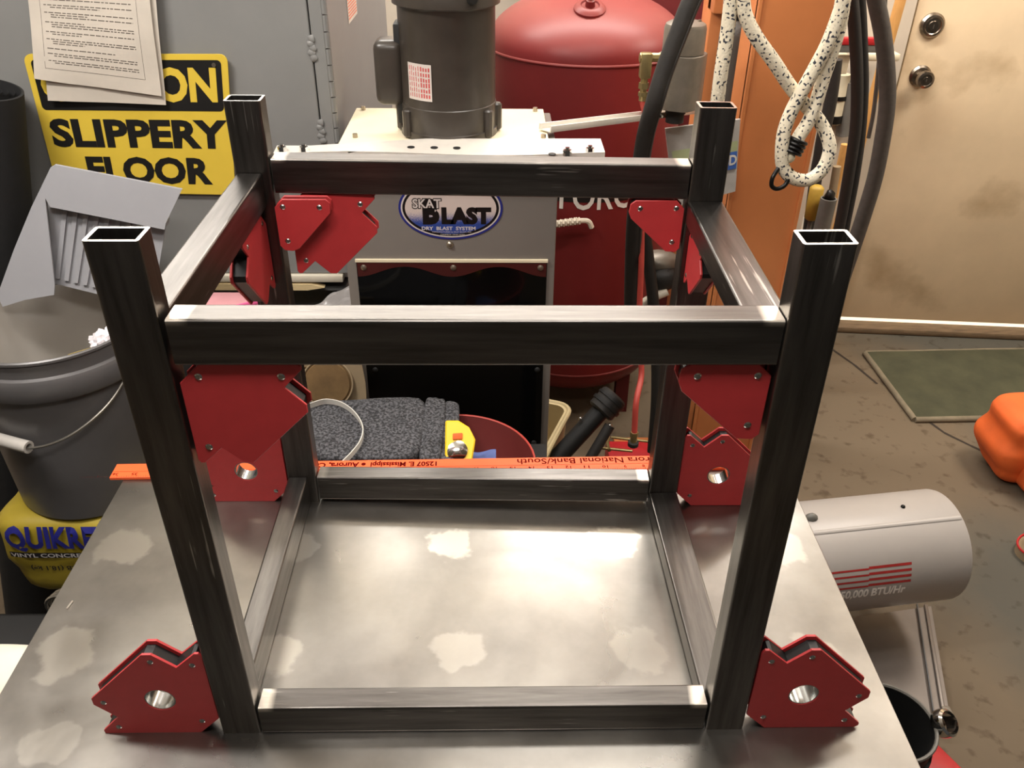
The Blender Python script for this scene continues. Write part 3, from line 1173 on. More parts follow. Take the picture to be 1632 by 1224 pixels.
# maroon scallop along the top edge of the window
sc = []
for k in range(41):
    x = 1.3 + 13.1 * k / 40
    d_ = .35 + .95 * (abs(math.cos(math.pi * (x - 1.3) / 6.55)) ** 2.2)
    sc.append((x, 5.3 - d_ * .8))
sc = [(1.3, 5.3)] + sc + [(14.4, 5.3)]
MB().prism([(p[0], p[1]) for p in reversed(sc)], .012, basis((0, 32.855, 0), (1, 0, 0), (0, 0, 1))).build('window_scallop', 'window_edge', win)
for x in (1.75, 7.95, 14.0):
    MB().lathe([(0, .12), (.1, .11), (.2, .05), (.22, 0), (0, 0)], basis((x, 32.84, 4.95), (1, 0, 0), (0, 0, 1)), 12).build('screw', 'screw', dc)
for (x, z_) in ((14.0, -3.4), (13.9, -10.2), (1.9, -3.4)):
    MB().lathe([(0, .12), (.1, .11), (.2, .05), (.22, 0), (0, 0)], basis((x, 32.84, z_), (1, 0, 0), (0, 0, 1)), 12).build('screw', 'black_plastic', dc)
p = AY(717, 390, 32.98)
MB().lathe([(0, .16), (.12, .15), (.24, .06), (.26, 0), (0, 0)], basis((p.x, 32.99, p.z), (1, 0, 0), (0, 0, 1)), 14).build('rivet', 'screw', dc)

# oval badge
so = AY(718.5, 338, 32.98)
c0 = AY(636, 338, 32.98)
ra = (AY(802, 338, 32.98) - c0).x / 2
zb_ = AY(718, 384, 32.98).z
rb = (so.z - zb_)
sz = zb_ + rb + .12


def ell(a, b_, n=56):
    return [(a * math.cos(2 * math.pi * k / n), b_ * math.sin(2 * math.pi * k / n)) for k in range(n)]


BM_ = basis((so.x, 32.985, sz + .15), (1, 0, 0), (0, 0, 1))
st = MB().prism(ell(ra, rb + .15), .03, BM_).build('badge', 'sticker_blue', dc)
for k, (sc_, m_) in enumerate(((.955, 'sticker_white'), (.925, 'sticker_black'), (.875, 'sticker_face'))):
    ib = (rb + .15) * (1 - (1 - sc_) * 1.5)
    MB().prism(ell(ra * sc_, ib), .006, BM_ @ Matrix.Translation((0, 0, .03 + .006 * k))).build('badge_ring' if k < 2 else 'badge_face', m_, st)


def bp(x, y, k=0):
    return V((so.x + x, 32.985 - .052 - .006 * k, sz + .15 + y))


def bpx(u, v):
    q = AY(u, v, 32.93)
    return q.x - so.x, q.z - sz - .15


def btext(s, u0, v0, u1, v1, m_, bold=.02, k=0):
    x0, y1 = bpx(u0, v0)
    x1, y0 = bpx(u1, v1)
    MB().text(s, lambda x, y: bp(x, y, k), x0, x1, y0, y1, bold).build('badge_lettering', m_, st)


btext('B', 672, 316, 701, 358, 'sticker_black', .07)
btext('LAST', 703, 330, 783, 358, 'sticker_black', .07)
btext('SKAT', 655.5, 315.5, 704.5, 333.5, 'sticker_black', .075, 1)
btext('SKAT', 657, 317, 703, 332, 'sticker_white', .02, 2)
btext('DRY  BLAST  SYSTEM', 672, 361, 758, 367, 'sticker_white', .03)
btext('MANUFACTURED by SKAT BLAST, INC.', 689, 368.5, 752, 371.5, 'sticker_white', 0)
btext('CANFIELD, OHIO 44406', 702, 372.8, 741, 375.5, 'sticker_white', 0)

# perforated aluminium strip lying across the top
al = thing('aluminium_strip', 'bent pale metal strip with holes lying across the dust collector top', 'metal strip', (7.3, 33, ZT + .3))


def strip(u, v):
    x = -3.1 + 20.9 * u
    w_ = 1.2 if u < .1 else (1.2 + 1.5 * min(1, (u - .1) / .35))
    y = 31.9 + v * w_
    z_ = 13.24 + .12 * math.sin(u * 7) * (1 - v) + .10 * u + v * .12
    return (x, y, z_)


MB().grid(strip, 40, 4, thick=.12).build('strip', 'alu_strip', al)
MB().grid(lambda u, v: (-3.1 + 20.9 * u, 31.9, 13.24 + .12 * math.sin(u * 7) + .10 * u - v * .9), 40, 2, thick=-.1).build('front_flange', 'alu_strip', al)
for (u, v) in ((655, 236), (692, 236), (728, 236), (880, 245)):
    p = AZ(u, v, 13.3)
    t_ = (p.x + 3.1) / 20.9
    q = strip(t_, min(1, max(0, (p.y - 31.9) / 2.5)))
    MB().cyl((p.x, p.y, q[2] - .02), (p.x, p.y, q[2] + .03), .24, 16).build('hole', 'black_plastic', al)
for (u, v) in ((904, 243), (940, 240), (450, 238), (485, 238)):
    p = AZ(u, v + 3, 13.3)
    MB().cyl((p.x, p.y, 13.2), (p.x, p.y, 13.6), .28, 6).cyl((p.x, p.y, 13.6), (p.x, p.y, 13.75), .15, 10).build('bolt', 'chrome', al)

# motor
MC = V((7.72, 37.75, ZT + .35))
RM = 3.18
mo = MB().lathe([(0, 0), (RM + .12, 0), (RM + .12, .45), (RM + .02, .5), (RM + .02, 2.05), (RM - .03, 2.1), (RM - .03, 8.0), (RM + .02, 8.1),
                 (RM + .28, 8.2), (RM + .3, 9.4), (RM + .1, 9.7), (RM + .15, 11.4), (RM - .6, 12.2), (0, 12.4)], Matrix.Translation(MC), 48)
motor = mo.build('motor', 'motor_brown', dc)
for an in (215, 325, 270 - 90, 0):
    d_ = V((math.cos(R(an)), math.sin(R(an)), 0))
    q = MC + d_ * (RM + .05)
    MB().cyl(q + V((0, 0, .1)), q + V((0, 0, 1.9)), .36, 10, bev=.1).build('lug', 'motor_brown', motor)
q = MC + V((math.cos(R(300)), math.sin(R(300)), 0)) * (RM + .3)
MB().lathe([(0, .25), (.3, .22), (.38, 0), (0, 0)], basis(q + V((0, 0, 8.8)), (math.cos(R(30)), math.sin(R(30)), 0), (0, 0, 1)), 12).build('bolt', 'black_plastic', motor)
# capacitor housing on the left
p0, p1 = AY(603, 165, 37.75), AY(603, 60, 37.75)
cb = MB()
cb.box(p0.x, MC.x - RM + .3, 36.6, 38.9, p0.z + .1, p1.z, bev=.55, seg=4)
cap = cb.build('capacitor_box', 'motor_brown', motor)
MB().box(MC.x - RM - .22, MC.x - RM + .35, 36.9, 38.6, p0.z - 1.1, p1.z + 1.0, bev=.1).build('bracket', 'black_plastic', motor)
# seam and label on the barrel


def barrel(an, z_, lift=.02):
    return V((MC.x + (RM + lift) * math.cos(an), MC.y + (RM + lift) * math.sin(an), z_))


def ang_of(u, v):
    best = None
    d = sight(u, v)
    ox, oy = CAM.x - MC.x, CAM.y - MC.y
    a, b_, c_ = d.x ** 2 + d.y ** 2, 2 * (ox * d.x + oy * d.y), ox * ox + oy * oy - RM * RM
    k = (-b_ - math.sqrt(max(0, b_ * b_ - 4 * a * c_))) / (2 * a)
    p = CAM + d * k
    return math.atan2(p.y - MC.y, p.x - MC.x), p.z


a0, zt_ = ang_of(650, 98)
a1, _ = ang_of(687, 108)
_, zb2 = ang_of(660, 158)
MB().grid(lambda u, v: barrel(a0 + (a1 - a0) * u, zb2 + (zt_ - zb2) * v), 8, 1).build('label', 'motor_label', motor)
mi_ = MB()
for k in range(9):
    t0 = .08 + k * .1
    for j in range(6):
        zz0 = zb2 + (zt_ - zb2) * (.08 + .145 * j)
        zz1 = zz0 + (zt_ - zb2) * random.uniform(.08, .13)
        aa, ab = a0 + (a1 - a0) * t0, a0 + (a1 - a0) * (t0 + (.055 if k > 4 else .03))
        mi_.add([barrel(aa, zz0, .03), barrel(ab, zz0, .03), barrel(ab, zz1, .03), barrel(aa, zz1, .03)], [(0, 1, 2, 3)])
mi_.build('label_print', 'motor_ink', motor)
aS, _ = ang_of(770, 120)
MB().bar(barrel(aS, MC.z + 2.1, .0), barrel(aS, MC.z + 8.0, .0), .05, .05).build('seam', 'black_plastic', motor)

# ---------------------------------------------------------------- rolled mat, bucket, dustpan, bag
rm_ = MB()
a, c = V((-22.3, 35.9, 16.1)), V((-33, 35.9, FLOOR))
ax_ = (a - c).normalized()
q_ = ax_.to_track_quat('Z', 'Y').to_matrix().to_4x4()
Mr = Matrix.Translation(c) @ q_
L_ = (a - c).length
rm_.lathe([(2.4, 0), (2.4, L_), (2.25, L_ + .02), (2.25, 0)], Mr, 40, close=True)
sp_ = []
for k in range(120):
    an = k * .32
    r_ = 2.2 - .060 * k / 3.2
    if r_ < .4:
        break
    sp_.append((r_ * math.cos(an), r_ * math.sin(an)))
vs = [(x, y, 0) for x, y in sp_] + [(x, y, L_ - .05) for x, y in sp_]
n_ = len(sp_)
rm_.add(vs, [(i, i + 1, i + 1 + n_, i + n_) for i in range(n_ - 1)], 0, Mr)
tag(rm_.build('rolled_mat', 'mat_black'), 'black rolled-up rubber mat leaning at the far left beside the grey cabinet', 'mat')

BX, BY, BZ0, BZ1 = -18.88, 29.5, -10.42, 2.8
bk = thing('bucket', 'grey plastic bucket with wire handle standing on the yellow cement bag', 'bucket', (BX, BY, BZ0))
MB().lathe([(0, BZ0 + .1), (5.1, BZ0 + .1), (5.25, BZ0), (5.35, BZ0 + .1), (5.72, -.1), (6.12, -.05), (6.2, .15), (6.2, 1.25), (6.1, 1.5), (5.88, 1.6), (5.88, 2.45), (6.0, 2.6),
            (6.0, 2.75), (5.9, 2.82), (5.72, 2.75), (5.68, 2.4)], Matrix.Translation((BX, BY, 0)), 64).build('shell', 'bucket_grey', bk, 30)
MB().lathe([(5.70, 2.6), (5.68, 2.4), (5.2, BZ0 + .4), (0, BZ0 + .4)], Matrix.Translation((BX, BY, 0)), 64).build('inner_wall', 'bucket_lit_inside', bk, 30)


def bsurf(u, v, r=6.0):
    d = sight(u, v)
    ox, oy = CAM.x - BX, CAM.y - BY
    a, b_, c_ = d.x ** 2 + d.y ** 2, 2 * (ox * d.x + oy * d.y), ox * ox + oy * oy - r * r
    k = (-b_ - math.sqrt(max(0, b_ * b_ - 4 * a * c_))) / (2 * a)
    return CAM + d * k


wp = [bsurf(u, v, r) for u, v, r in ((207, 585, 5.95), (197, 608, 6.0), (176, 640, 6.1), (146, 670, 6.25), (110, 695, 6.35), (70, 711, 6.4), (30, 712, 6.4), (-30, 690, 6.4), (-80, 650, 6.1))]
hd = MB().tube(smooth_path(wp, 5), .09, 8).build('handle', 'wire', bk)
g0, g1 = bsurf(-25, 694, 6.42), bsurf(46, 713, 6.42)
dg = (g1 - g0).normalized()
MB().lathe([(.42, 0), (.42, (g1 - g0).length), (.26, (g1 - g0).length), (.26, 0)], Matrix.Translation(g0) @ dg.to_track_quat('Z', 'Y').to_matrix().to_4x4(), 16, close=True) \
    .build('grip', 'grip_grey', hd)
ti = MB()
for k, (u, v, s_) in enumerate(((150, 548, .7), (163, 538, .7), (172, 522, .5))):
    c = AZ(u, v, 2.4)
    ti.blob((c.x, c.y + .95, 1.8), s_, s_ * .8, s_, k, .8, 3, fq=2.5)
tag(ti.build('tissue', 'tissue', smooth=15), 'crumpled white tissue lying just inside the bucket rim', 'tissue')
c = AZ(125, 562, 1.8)
tag(MB().box(-1.2, 1.2, -.05, .05, -.3, .3, M=Matrix.Translation((c.x, c.y + .9, 1.2)) @ Matrix.Rotation(R(-18), 4, 'Y')).build('plastic_strip', 'clear_amber'),
    'small amber plastic strip inside the bucket beside the white tissue', 'scrap')


def DPY(v):
    return 34.2 - (v - 263) / 227 * 2.6


def DP(u, v, back=0.0):
    p = AY(u, v, DPY(v) + back)
    return p


dp = thing('dustpan', 'grey plastic dustpan with ribbed pan standing upright in the bucket', 'dustpan', DP(140, 480))


def dquad(pts, t=.14, back=0.0):
    fr1 = [DP(u, v, back) for u, v in pts]
    bk1 = [q + V((0, t, .03)) for q in fr1]
    n = len(pts)
    return MB().add(fr1 + bk1, [tuple(range(n)), tuple(range(2 * n - 1, n - 1, -1))] + [(i, i + n, (i + 1) % n + n, (i + 1) % n) for i in range(n)])


dquad([(80, 268), (88, 263), (290, 302), (264, 356), (72, 316)]).build('back_band', 'dustpan_grey', dp)
dquad([(80, 268), (72, 316), (80, 390), (87, 454), (86, 470), (40, 478), (4, 489), (-4, 470), (22, 398), (50, 330)]).build('side_wing', 'dustpan_grey', dp)
dquad([(72, 316), (264, 356), (262, 366), (80, 330)], .9).build('step', 'dustpan_grey', dp)
dquad([(76, 322), (264, 360), (246, 470), (160, 470), (87, 452)], .14, .9).build('pan', 'dustpan_grey', dp)
for k in range(8):
    ua, va, ub, vb = 103 + 17 * k, 336 + 3.3 * k, 91 + 14.6 * k, 444 + 3.4 * k
    dquad([(ua - 3.6, va), (ua + 3.6, va + .8), (ub + 3.6, vb + .8), (ub - 3.6, vb)], .25, .74).build('rib', 'dustpan_grey', dp)

# cement bag: pillow shape with printed front
bg = thing('cement_bag', 'yellow bag of vinyl concrete patcher with blue lettering under the bucket', 'bag', (-17.5, 30, -17.4))
from mathutils import noise as NZ


def bagf():
    bm = bmesh.new()
    bmesh.ops.create_cube(bm, size=2)
    bmesh.ops.subdivide_edges(bm, edges=bm.edges[:], cuts=11, use_grid_fill=True)
    for q in bm.verts:
        p = q.co
        # round the box
        r_ = V((p.x, p.y, p.z))
        e = 9.0
        n = (abs(p.x) ** e + abs(p.y) ** e + abs(p.z) ** e) ** (1 / e)
        r_ = p / n
        k = 1 + .035 * NZ.noise(p * 2.3)
        narrow = 1 - .13 * max(0, -r_.z)
        x = -17.2 + r_.x * 7.6 * k * narrow
        y = 29.4 + r_.y * 5.6 * k
        z_ = -14.0 + r_.z * 3.52 * k
        q.co = V((x, y, min(z_, BZ0 - .02) if (V((x, y)) - V((BX, BY))).length < 6.0 else z_))
    return bm


MB().addbm(bagf()).build('sack', 'bag_yellow', bg, 60)
bpl = None


def front(x, z_):                     # print follows the bulging front of the sack
    zz = (z_ + 14.0) / 3.52
    xx = (x + 17.2) / (7.6 * (1 - .13 * max(0, -zz)))
    e = 9.0
    ry = max(.0, 1 - min(.999, abs(xx)) ** e - min(.999, abs(zz)) ** e) ** (1 / e)
    pcube = V((xx, -1, zz))
    return V((x, 29.4 - ry * 5.6 * 1.02 - .12, z_))


za, zc = AY(60, 843, 23.7).z, AY(60, 878, 23.7).z
MB().text('QUIKRETE', front, AY(8, 860, 23.7).x, -15.4, zc, za, .045).build('brand_lettering', 'bag_blue', bg)
zd, ze = AY(60, 879, 23.7).z, AY(60, 887, 23.7).z
MB().grid(lambda u, v: front(AY(16, 883, 23.7).x + u * 9.0, ze + (zd - ze) * v) - V((0, .01, 0)), 12, 1).build('print_band', 'bag_black', bg)
MB().text('VINYL CONCRETE PATCHER', lambda x, y: front(x, y) - V((0, .04, 0)), AY(18, 883, 23.7).x, -14.6, ze + .06, zd - .06, .02).build('band_lettering', 'bag_white', bg)
zf, zg = AY(60, 898, 23.7).z, AY(60, 907, 23.7).z
xr, xl = AY(50, 900, 23.7).x, -15.6
MB().text('NET WT. 40 LB (18.1 kg)', lambda x, y: front(-x, -y), -xl, -xr, -zf, -zg, .02).build('weight_lettering', 'bag_black', bg)

tc_ = thing('tool_chest', 'dark red metal chest under the cement bag left of the table', 'chest', (-15, 31, FLOOR))
MB().box(-20.0, -9.9, 24, 38, FLOOR, -17.7, bev=.25).build('body', 'maroon', tc_)
MB().box(-19.5, -10.4, 23.85, 24.1, -24, -18.6, bev=.05).build('drawer', 'maroon', tc_)
MB().bar((-19, 23.6, -21.3), (-12.5, 23.6, -21.3), .3, .3, .05).build('handle', 'cast_grey', tc_)
tg_ = MB()
for k in range(3):
    c = AZ(97 + 3 * k, 938, -8 - .0)
    tg_.tube([V((c.x + .9 * math.cos(a_), c.y - .5 + .25 * k, -9.0 + .9 * math.sin(a_))) for a_ in [2 * math.pi * j / 20 for j in range(20)]], .11, 6, closed=True)
wcl = thing('wire_coil', 'small coil of grey wire hanging below the left edge of the table', 'coil', (-10.5, 12, -10))
tg_.build('coil', 'wire', wcl)
MB().cyl((-11.2, c.y - .3, -8.2), (-8.6, c.y - .3, -2.8), .1, 6).build('hanger', 'wire', wcl)
lt2 = thing('shade_bin', 'low black bin added for the shade on the floor in front of the red chest', 'bin', (-35, 18, FLOOR))  # added black box, stands for the shaded floor below the bag
MB().box(-52, -15.5, 13.3, 23.2, FLOOR, -19.5, bev=.4).build('tub', 'black_plastic', lt2)
MB().box(-52.4, -15.2, 13.1, 23.4, -19.5, -18.8, bev=.25).build('lid', 'black_plastic', lt2)
bn = thing('shade_tote', 'black plastic tote added for the shade, carrying the white cloth left of the table', 'tote', (-33, 7.8, FLOOR))  # added for the dark shade at far left, also props the cloth
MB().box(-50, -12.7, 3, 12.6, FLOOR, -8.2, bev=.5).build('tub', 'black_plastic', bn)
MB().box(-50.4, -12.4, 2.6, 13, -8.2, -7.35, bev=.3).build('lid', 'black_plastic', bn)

# white cloth bundle at the far left edge
wc = MB()


def wcf(u, v):
    a = V((-22.2 + 9.4 * u, 10.4 - 3.4 * v - .5 * u, -7.0))
    a.z += 1.2 * math.sin(math.pi * min(1, v * 1.0)) ** .5 * (1 - .3 * u) + .12 * NZ.noise(V((u * 4, v * 4, 1)))
    return a


wc.grid(wcf, 20, 12, thick=.25)
tag(wc.build('white_cloth', 'cloth_white', smooth=60), 'white folded cloth at the left edge beside the table', 'cloth')

# ---------------------------------------------------------------- clutter on the shelf between table and dust collector
sh = thing('low_shelf', 'black steel shelf behind the table, carrying the felt blanket and the red bowl', 'shelf', (6, 25, FLOOR))
MB().prism([(-6, 17.4), (14.4, 17.4), (14.4, 26.6), (.3, 26.6), (.3, 32.4), (-6, 32.4)], .6, Matrix.Translation((0, 0, -6.2)), bev=.04).build('board', 'shelf_black', sh)
for x in (-5.5, 13.9):
    for y in (17.9, 26.0):
        MB().box(x - .4, x + .4, y - .4, y + .4, FLOOR, -6.2).build('leg', 'shelf_black', sh)

bl_ = thing('felt_blanket', 'folded charcoal felt blanket on the shelf behind the yardstick', 'blanket', (2.5, 23, -5.6))


def fold(x0, x1, z0, z1, seed, yb0, yb1):
    bm = bmesh.new()
    bmesh.ops.create_cube(bm, size=2)
    bmesh.ops.subdivide_edges(bm, edges=bm.edges[:], cuts=9, use_grid_fill=True)
    for q in bm.verts:
        p = q.co
        e = 7.0
        n = (abs(p.x) ** e + abs(p.y) ** e + abs(p.z) ** e) ** (1 / e)
        r_ = p / n
        k = .12 * NZ.noise(V((p.x * 1.7 + seed, p.y * 1.7, p.z)))
        x = (x0 + x1) / 2 + r_.x * (x1 - x0) / 2
        f = (x - x0) / (x1 - x0)
        yb = yb0 + (yb1 - yb0) * f
        q.co = V((x, (19.4 + yb) / 2 + r_.y * (yb - 19.4) / 2, (z0 + z1) / 2 + r_.z * (z1 - z0) / 2 + k))
    return bm


MB().addbm(fold(-3.2, 3.6, -5.58, -2.2, 0, 25.4, 25.8)).build('lower_fold', 'felt', bl_, 70)
MB().addbm(fold(-3.2, 6.3, -2.15, -1.1, 3, 25.2, 26.2)).build('upper_fold', 'felt', bl_, 70)
MB().addbm(fold(6.2, 7.6, -2.1, -1.25, 5, 26.2, 26.0)).build('edge_fold', 'felt', bl_, 70)
MB().addbm(fold(7.45, 8.5, -2.15, -1.45, 8, 26.0, 25.8)).build('edge_fold', 'felt', bl_, 70)

sp4 = smooth_path([AZ(u, v, -.95) for u, v in ((462, 672), (478, 656), (497, 649), (520, 643), (545, 648), (566, 664), (578, 686), (574, 708), (560, 727), (545, 742))], 5)
n4_ = len(sp4)


def ribbon(u, v):
    p = sp4[min(n4_ - 1, int(round(u * (n4_ - 1))))]
    return V((p.x, p.y, -1.0 + .38 * v))


tag(MB().grid(ribbon, n4_ - 1, 1, thick=.06).build('cable_strap', 'strap_white', smooth=60), 'white plastic strap curled in a loop on the felt blanket', 'strap')

q_ = AZ(727, 663, -2.3)
BO = V((q_.x, q_.y - 5.02, -5.75))
bw = thing('red_bowl', 'red metal bowl beside the felt blanket behind the yardstick', 'bowl', BO)
MB().lathe([(0, .0), (2.6, 0), (3.0, .1), (4.5, 1.7), (4.95, 3.3), (5.02, 3.4), (4.95, 3.45), (4.85, 3.3), (4.35, 1.75), (2.9, .3), (0, .25)],
           Matrix.Translation(BO + V((0.1, 0, .15))), 56).build('shell', 'bowl_red', bw, 40)
MB().tube([BO + V((.1 + 4.95 * math.cos(a_), 4.95 * math.sin(a_), 3.56)) for a_ in [2 * math.pi * j / 56 for j in range(56)]], .07, 6, closed=True).build('rim', 'hose_red', bw)

tm = thing('tape_tool', 'yellow and chrome hand tool lying between the blanket and the red bowl', 'tool', AZ(735, 715, -2))
c1 = AZ(730, 706, -1.2)
ptsT = [(-.9, -1.3), (.35, -1.35), (.78, -.9), (.95, .3), (.55, 1.1), (-.1, 1.55), (-.9, 1.6)]
MT = basis(c1 + V((.1, -.1, -.2)), (1, .1, 0), (0, .72, .69))
MB().prism(ptsT, .5, MT, bev=.08).build('case', 'tool_yellow', tm)
MB().lathe([(0, .2), (.3, .18), (.62, .06), (.66, -.3), (0, -.3)], MT @ Matrix.Translation((-.15, -.35, .55)), 20).build('cover', 'chrome', tm)
MB().box(-.45, .15, .35, .75, .5, .62, bev=.05, M=MT).build('button', 'bag_orange', tm)
c1 = AZ(768, 722, -3.0)
MBc = MB().grid(lambda u, v: c1 + V((-.8 + 1.7 * u, -.6 + 1.1 * v, -.2 + .2 * math.sin(5 * u) * math.cos(4 * v))), 10, 8, thick=.08)
tag(MBc.build('blue_rag', 'cloth_blue', smooth=60), 'small blue rag lying in the red bowl', 'rag')

cdx = thing('cardboard_box', 'tan cardboard box standing on the shelf left of the dust collector', 'box', (-2.2, 30.5, -5.6))
MB().box(-5.4, .2, 29.6, 32.3, -5.6, 0.6, bev=.05).build('carton', 'card_tan', cdx)
MB().box(-5.4, .2, 29.55, 29.7, -1.2, -1.1).build('flap_edge', 'lid_brown', cdx)
cl_ = thing('round_tin', 'round brown tin lying on its side behind the felt blanket', 'tin', (-1.6, 28, -4.4))
c1 = AY(522, 611, 28.2)
r_ = 1.72
MT = Matrix.Translation((c1.x, 28.2, c1.z)) @ Matrix.Rotation(R(90 - 18), 4, 'X')
MB().lathe([(0, 0.12), (r_ - .2, .12), (r_ - .15, 0.0), (r_, 0), (r_, -1.2), (0, -1.2)], MT @ Matrix.Rotation(0, 4, 'X'), 36).build('can', 'lid_brown', cl_, 30)
MB().tube([MT @ V((r_ * math.cos(a_), r_ * math.sin(a_), 0.02)) for a_ in [2 * math.pi * j / 36 for j in range(36)]], .06, 6, closed=True).build('rim', 'card_tan', cl_)
c0, c1 = AY(556, 585, 28.5), AY(556, 645, 27.5)
MB_ = MB().grid(lambda u, v: V((c0.x - .75 + 1.45 * u + .35 * math.sin(v * 2.2), 28.9 - .8 * v, c0.z + 1 - (c0.z + 1 - c1.z + .6) * v)), 2, 10, thick=.1)
tag(MB_.build('canvas_strap', 'card_tan', smooth=60), 'pale canvas strap hanging down between the round tin and the dust collector', 'strap')
pb = MB().grid(lambda u, v: V((-5.5 + 5.5 * u, 37.5 - 2.5 * v, -1.8 + 3.2 * u * (1 - .3 * v) - .9 * v + .45 * NZ.noise(V((u * 5, v * 5, 2))))), 22, 14, thick=.03)
tag(pb.build('plastic_bag', 'plastic_bag', smooth=20), 'crumpled clear plastic bag beside the dust collector', 'plastic bag')
c0 = AY(385, 478, 31)
pk = thing('pink_tray', 'pink plastic tray glimpsed behind the left front of the frame', 'tray', (c0.x, 31, -4.4))
MB().box(-3, 1.2, -1, 1.2, -4.0, -.5, bev=.1, M=Matrix.Translation((c0.x, 32, c0.z))).build('box', 'pink_pale', pk)
MB().box(-3.6, 1.1, -1.2, -1.0, -.55, -.2, bev=.08, M=Matrix.Translation((c0.x, 32, c0.z)) @ Matrix.Rotation(R(-15), 4, 'Y')).build('edge', 'pink', pk)

# tan bin standing on the floor beside the collector
tbn = thing('tan_bin', 'tan plastic bin with a thick rim on the floor right of the dust collector', 'bin', (19, 40, FLOOR))
q0, q1 = AZ(868, 730, -22), AZ(910, 652, -22)
du = V((q1.x - q0.x, q1.y - q0.y, 0)).normalized()
dn = V((-du.y, du.x, 0))
Mb = basis(q1 - du * 5.6 + dn * 4.0 + V((0, 0, .4)), du, dn)
ring = [(p[0], p[1]) for p in rounded(-5.6, 5.6, -4.0, 4.0, 1.4)]
inn = [(p[0], p[1]) for p in rounded(-5.2, 5.2, -3.6, 3.6, 1.1)]
lo_ = [(p[0] * .85, p[1] * .85) for p in ring]
lin_ = [(p[0] * .85, p[1] * .85) for p in inn]
n_ = len(ring)
bb = MB()
vs = [V((p[0], p[1], 0)) for p in ring] + [V((p[0], p[1], 0)) for p in inn] + [V((p[0], p[1], -9.9)) for p in lo_] + [V((p[0], p[1], -9.5)) for p in lin_]
fs = []
for i in range(n_):
    j = (i + 1) % n_
    fs += [(i, j, j + n_, i + n_), (i, i + 2 * n_, j + 2 * n_, j), (i + n_, j + n_, j + 3 * n_, i + 3 * n_)]
fs += [tuple(range(3 * n_, 4 * n_)), tuple(reversed(range(2 * n_, 3 * n_)))]
bb.add(vs, fs, 0, Mb)
bb.build('tub', 'bin_tan', tbn, 40)
MB().tube([Mb @ V((p[0] * 1.02, p[1] * 1.02, -.1)) for p in rounded(-5.6, 5.6, -4.0, 4.0, 1.4)], .28, 8, closed=True).build('rim', 'bin_tan', tbn)

# floor jack with black handle
fj = thing('floor_jack', 'red floor jack with a black handle tube between the table and the red tank', 'jack', (24, 38, FLOOR + .4))
h0, h1 = AZ(868, 752, -25), AZ(962, 650, -19.5)
MB().cyl(h0, h1, .95, 18).build('handle', 'black_plastic', fj)
dd = (h1 - h0).normalized()
sock = MB().cyl(h1 - dd * .6, h1 + dd * 1.8, 1.5, 20, bev=.2)
sk_ = sock.build('handle_cap', 'hose_black', fj)
MB().cyl(h1 + dd * .2, h1 + dd * .6, 1.65, 20).cyl(h1 + dd * 1.0, h1 + dd * 1.3, 1.62, 20).build('knurl', 'black_plastic', sk_)
p, q = AZ(935, 740, -24), AZ(972, 678, -20.5)
MB().cyl(p, q, .55, 12).build('lever', 'hose_black', fj)
MB().blob(tuple(q), .25, .25, .25, 1, 0, 2).build('pin', 'chrome', fj)
p = AZ(925, 667, -20)
MB().blob(tuple(p), .2, .2, .2, 1, 0, 2).build('pin', 'chrome', fj)
pr, qr = AZ(972, 733, -27), AZ(1050, 716, -27)
MB().box(0, 13, -2.2, 2.6, -3.6, .2, bev=.3, M=Matrix.Translation((pr.x, pr.y + 1.5, -27.6))).build('body', 'tool_red', fj)
MB().box(1, 12, -4.2, 4.6, -1.0, 0, bev=.2, M=Matrix.Translation((pr.x, pr.y + 1.5, FLOOR + 1.42))).build('base', 'hose_black', fj)
for (u0, v0, u1, v1) in ((974, 697, 1036, 704), (958, 714, 1008, 719)):
    MB().cyl(AZ(u0, v0, -25), AZ(u1, v1, -25), .16, 10).build('link_rod', 'brass', fj)
MB().tube(smooth_path([AZ(970, 696, -24.9), AZ(968, 706, -25), AZ(971, 718, -25)], 4), .2, 8).build('link_clip', 'brass', fj)

# ---------------------------------------------------------------- air tank
TK = V((20.7, 75.5, 0))
TR = 10.7
zs = AY(935, 107, TK.y - TR).z
zlow = AY(960, 600, TK.y - TR).z
tk = thing('air_tank', 'large upright red compressor tank with a domed top behind the dust collector', 'tank', (TK.x, TK.y, FLOOR))
prof = [(0, zlow - 5.2)]
for k in range(1, 9):
    a_ = R(90 - 90 * k / 8)
    prof.append((TR * math.cos(a_), zlow - 5.2 * math.sin(a_)))
prof += [(TR, zlow), (TR, zs)]
DH = 5.6
for k in range(1, 15):
    a_ = R(90 * k / 14)
    prof.append((TR * max(0, math.cos(a_)), zs + DH * math.sin(a_)))
prof[-1] = (0, zs + DH)
MB().lathe(prof, Matrix.Translation(TK), 72).build('shell', 'tank_red', tk, 40)
for z_, r2 in ((zs, .16), (zlow, .14)):
    MB().tube([TK + V(((TR + .02) * math.cos(a_), (TR + .02) * math.sin(a_), z_)) for a_ in [2 * math.pi * j / 72 for j in range(72)]], r2, 8, closed=True).build('weld_seam', 'tank_red', tk)
for k in range(4):
    a_ = R(45 + 90 * k)
    q = TK + V((8.8 * math.cos(a_), 8.8 * math.sin(a_), 0))
    MB().box(q.x - .8, q.x + .8, q.y - .8, q.y + .8, FLOOR, zlow + .5).build('foot', 'tank_dark', tk)


def dome(u, v):
    d = sight(u, v)
    best = None
    for i in range(4000):
        t = 60 + i * .02
        p = CAM + d * t
        rr_ = math.hypot(p.x - TK.x, p.y - TK.y)
        if rr_ < TR and p.z < zs + DH * math.sqrt(max(0, 1 - (rr_ / TR) ** 2)):
            return p
    return AY(u, v, TK.y)


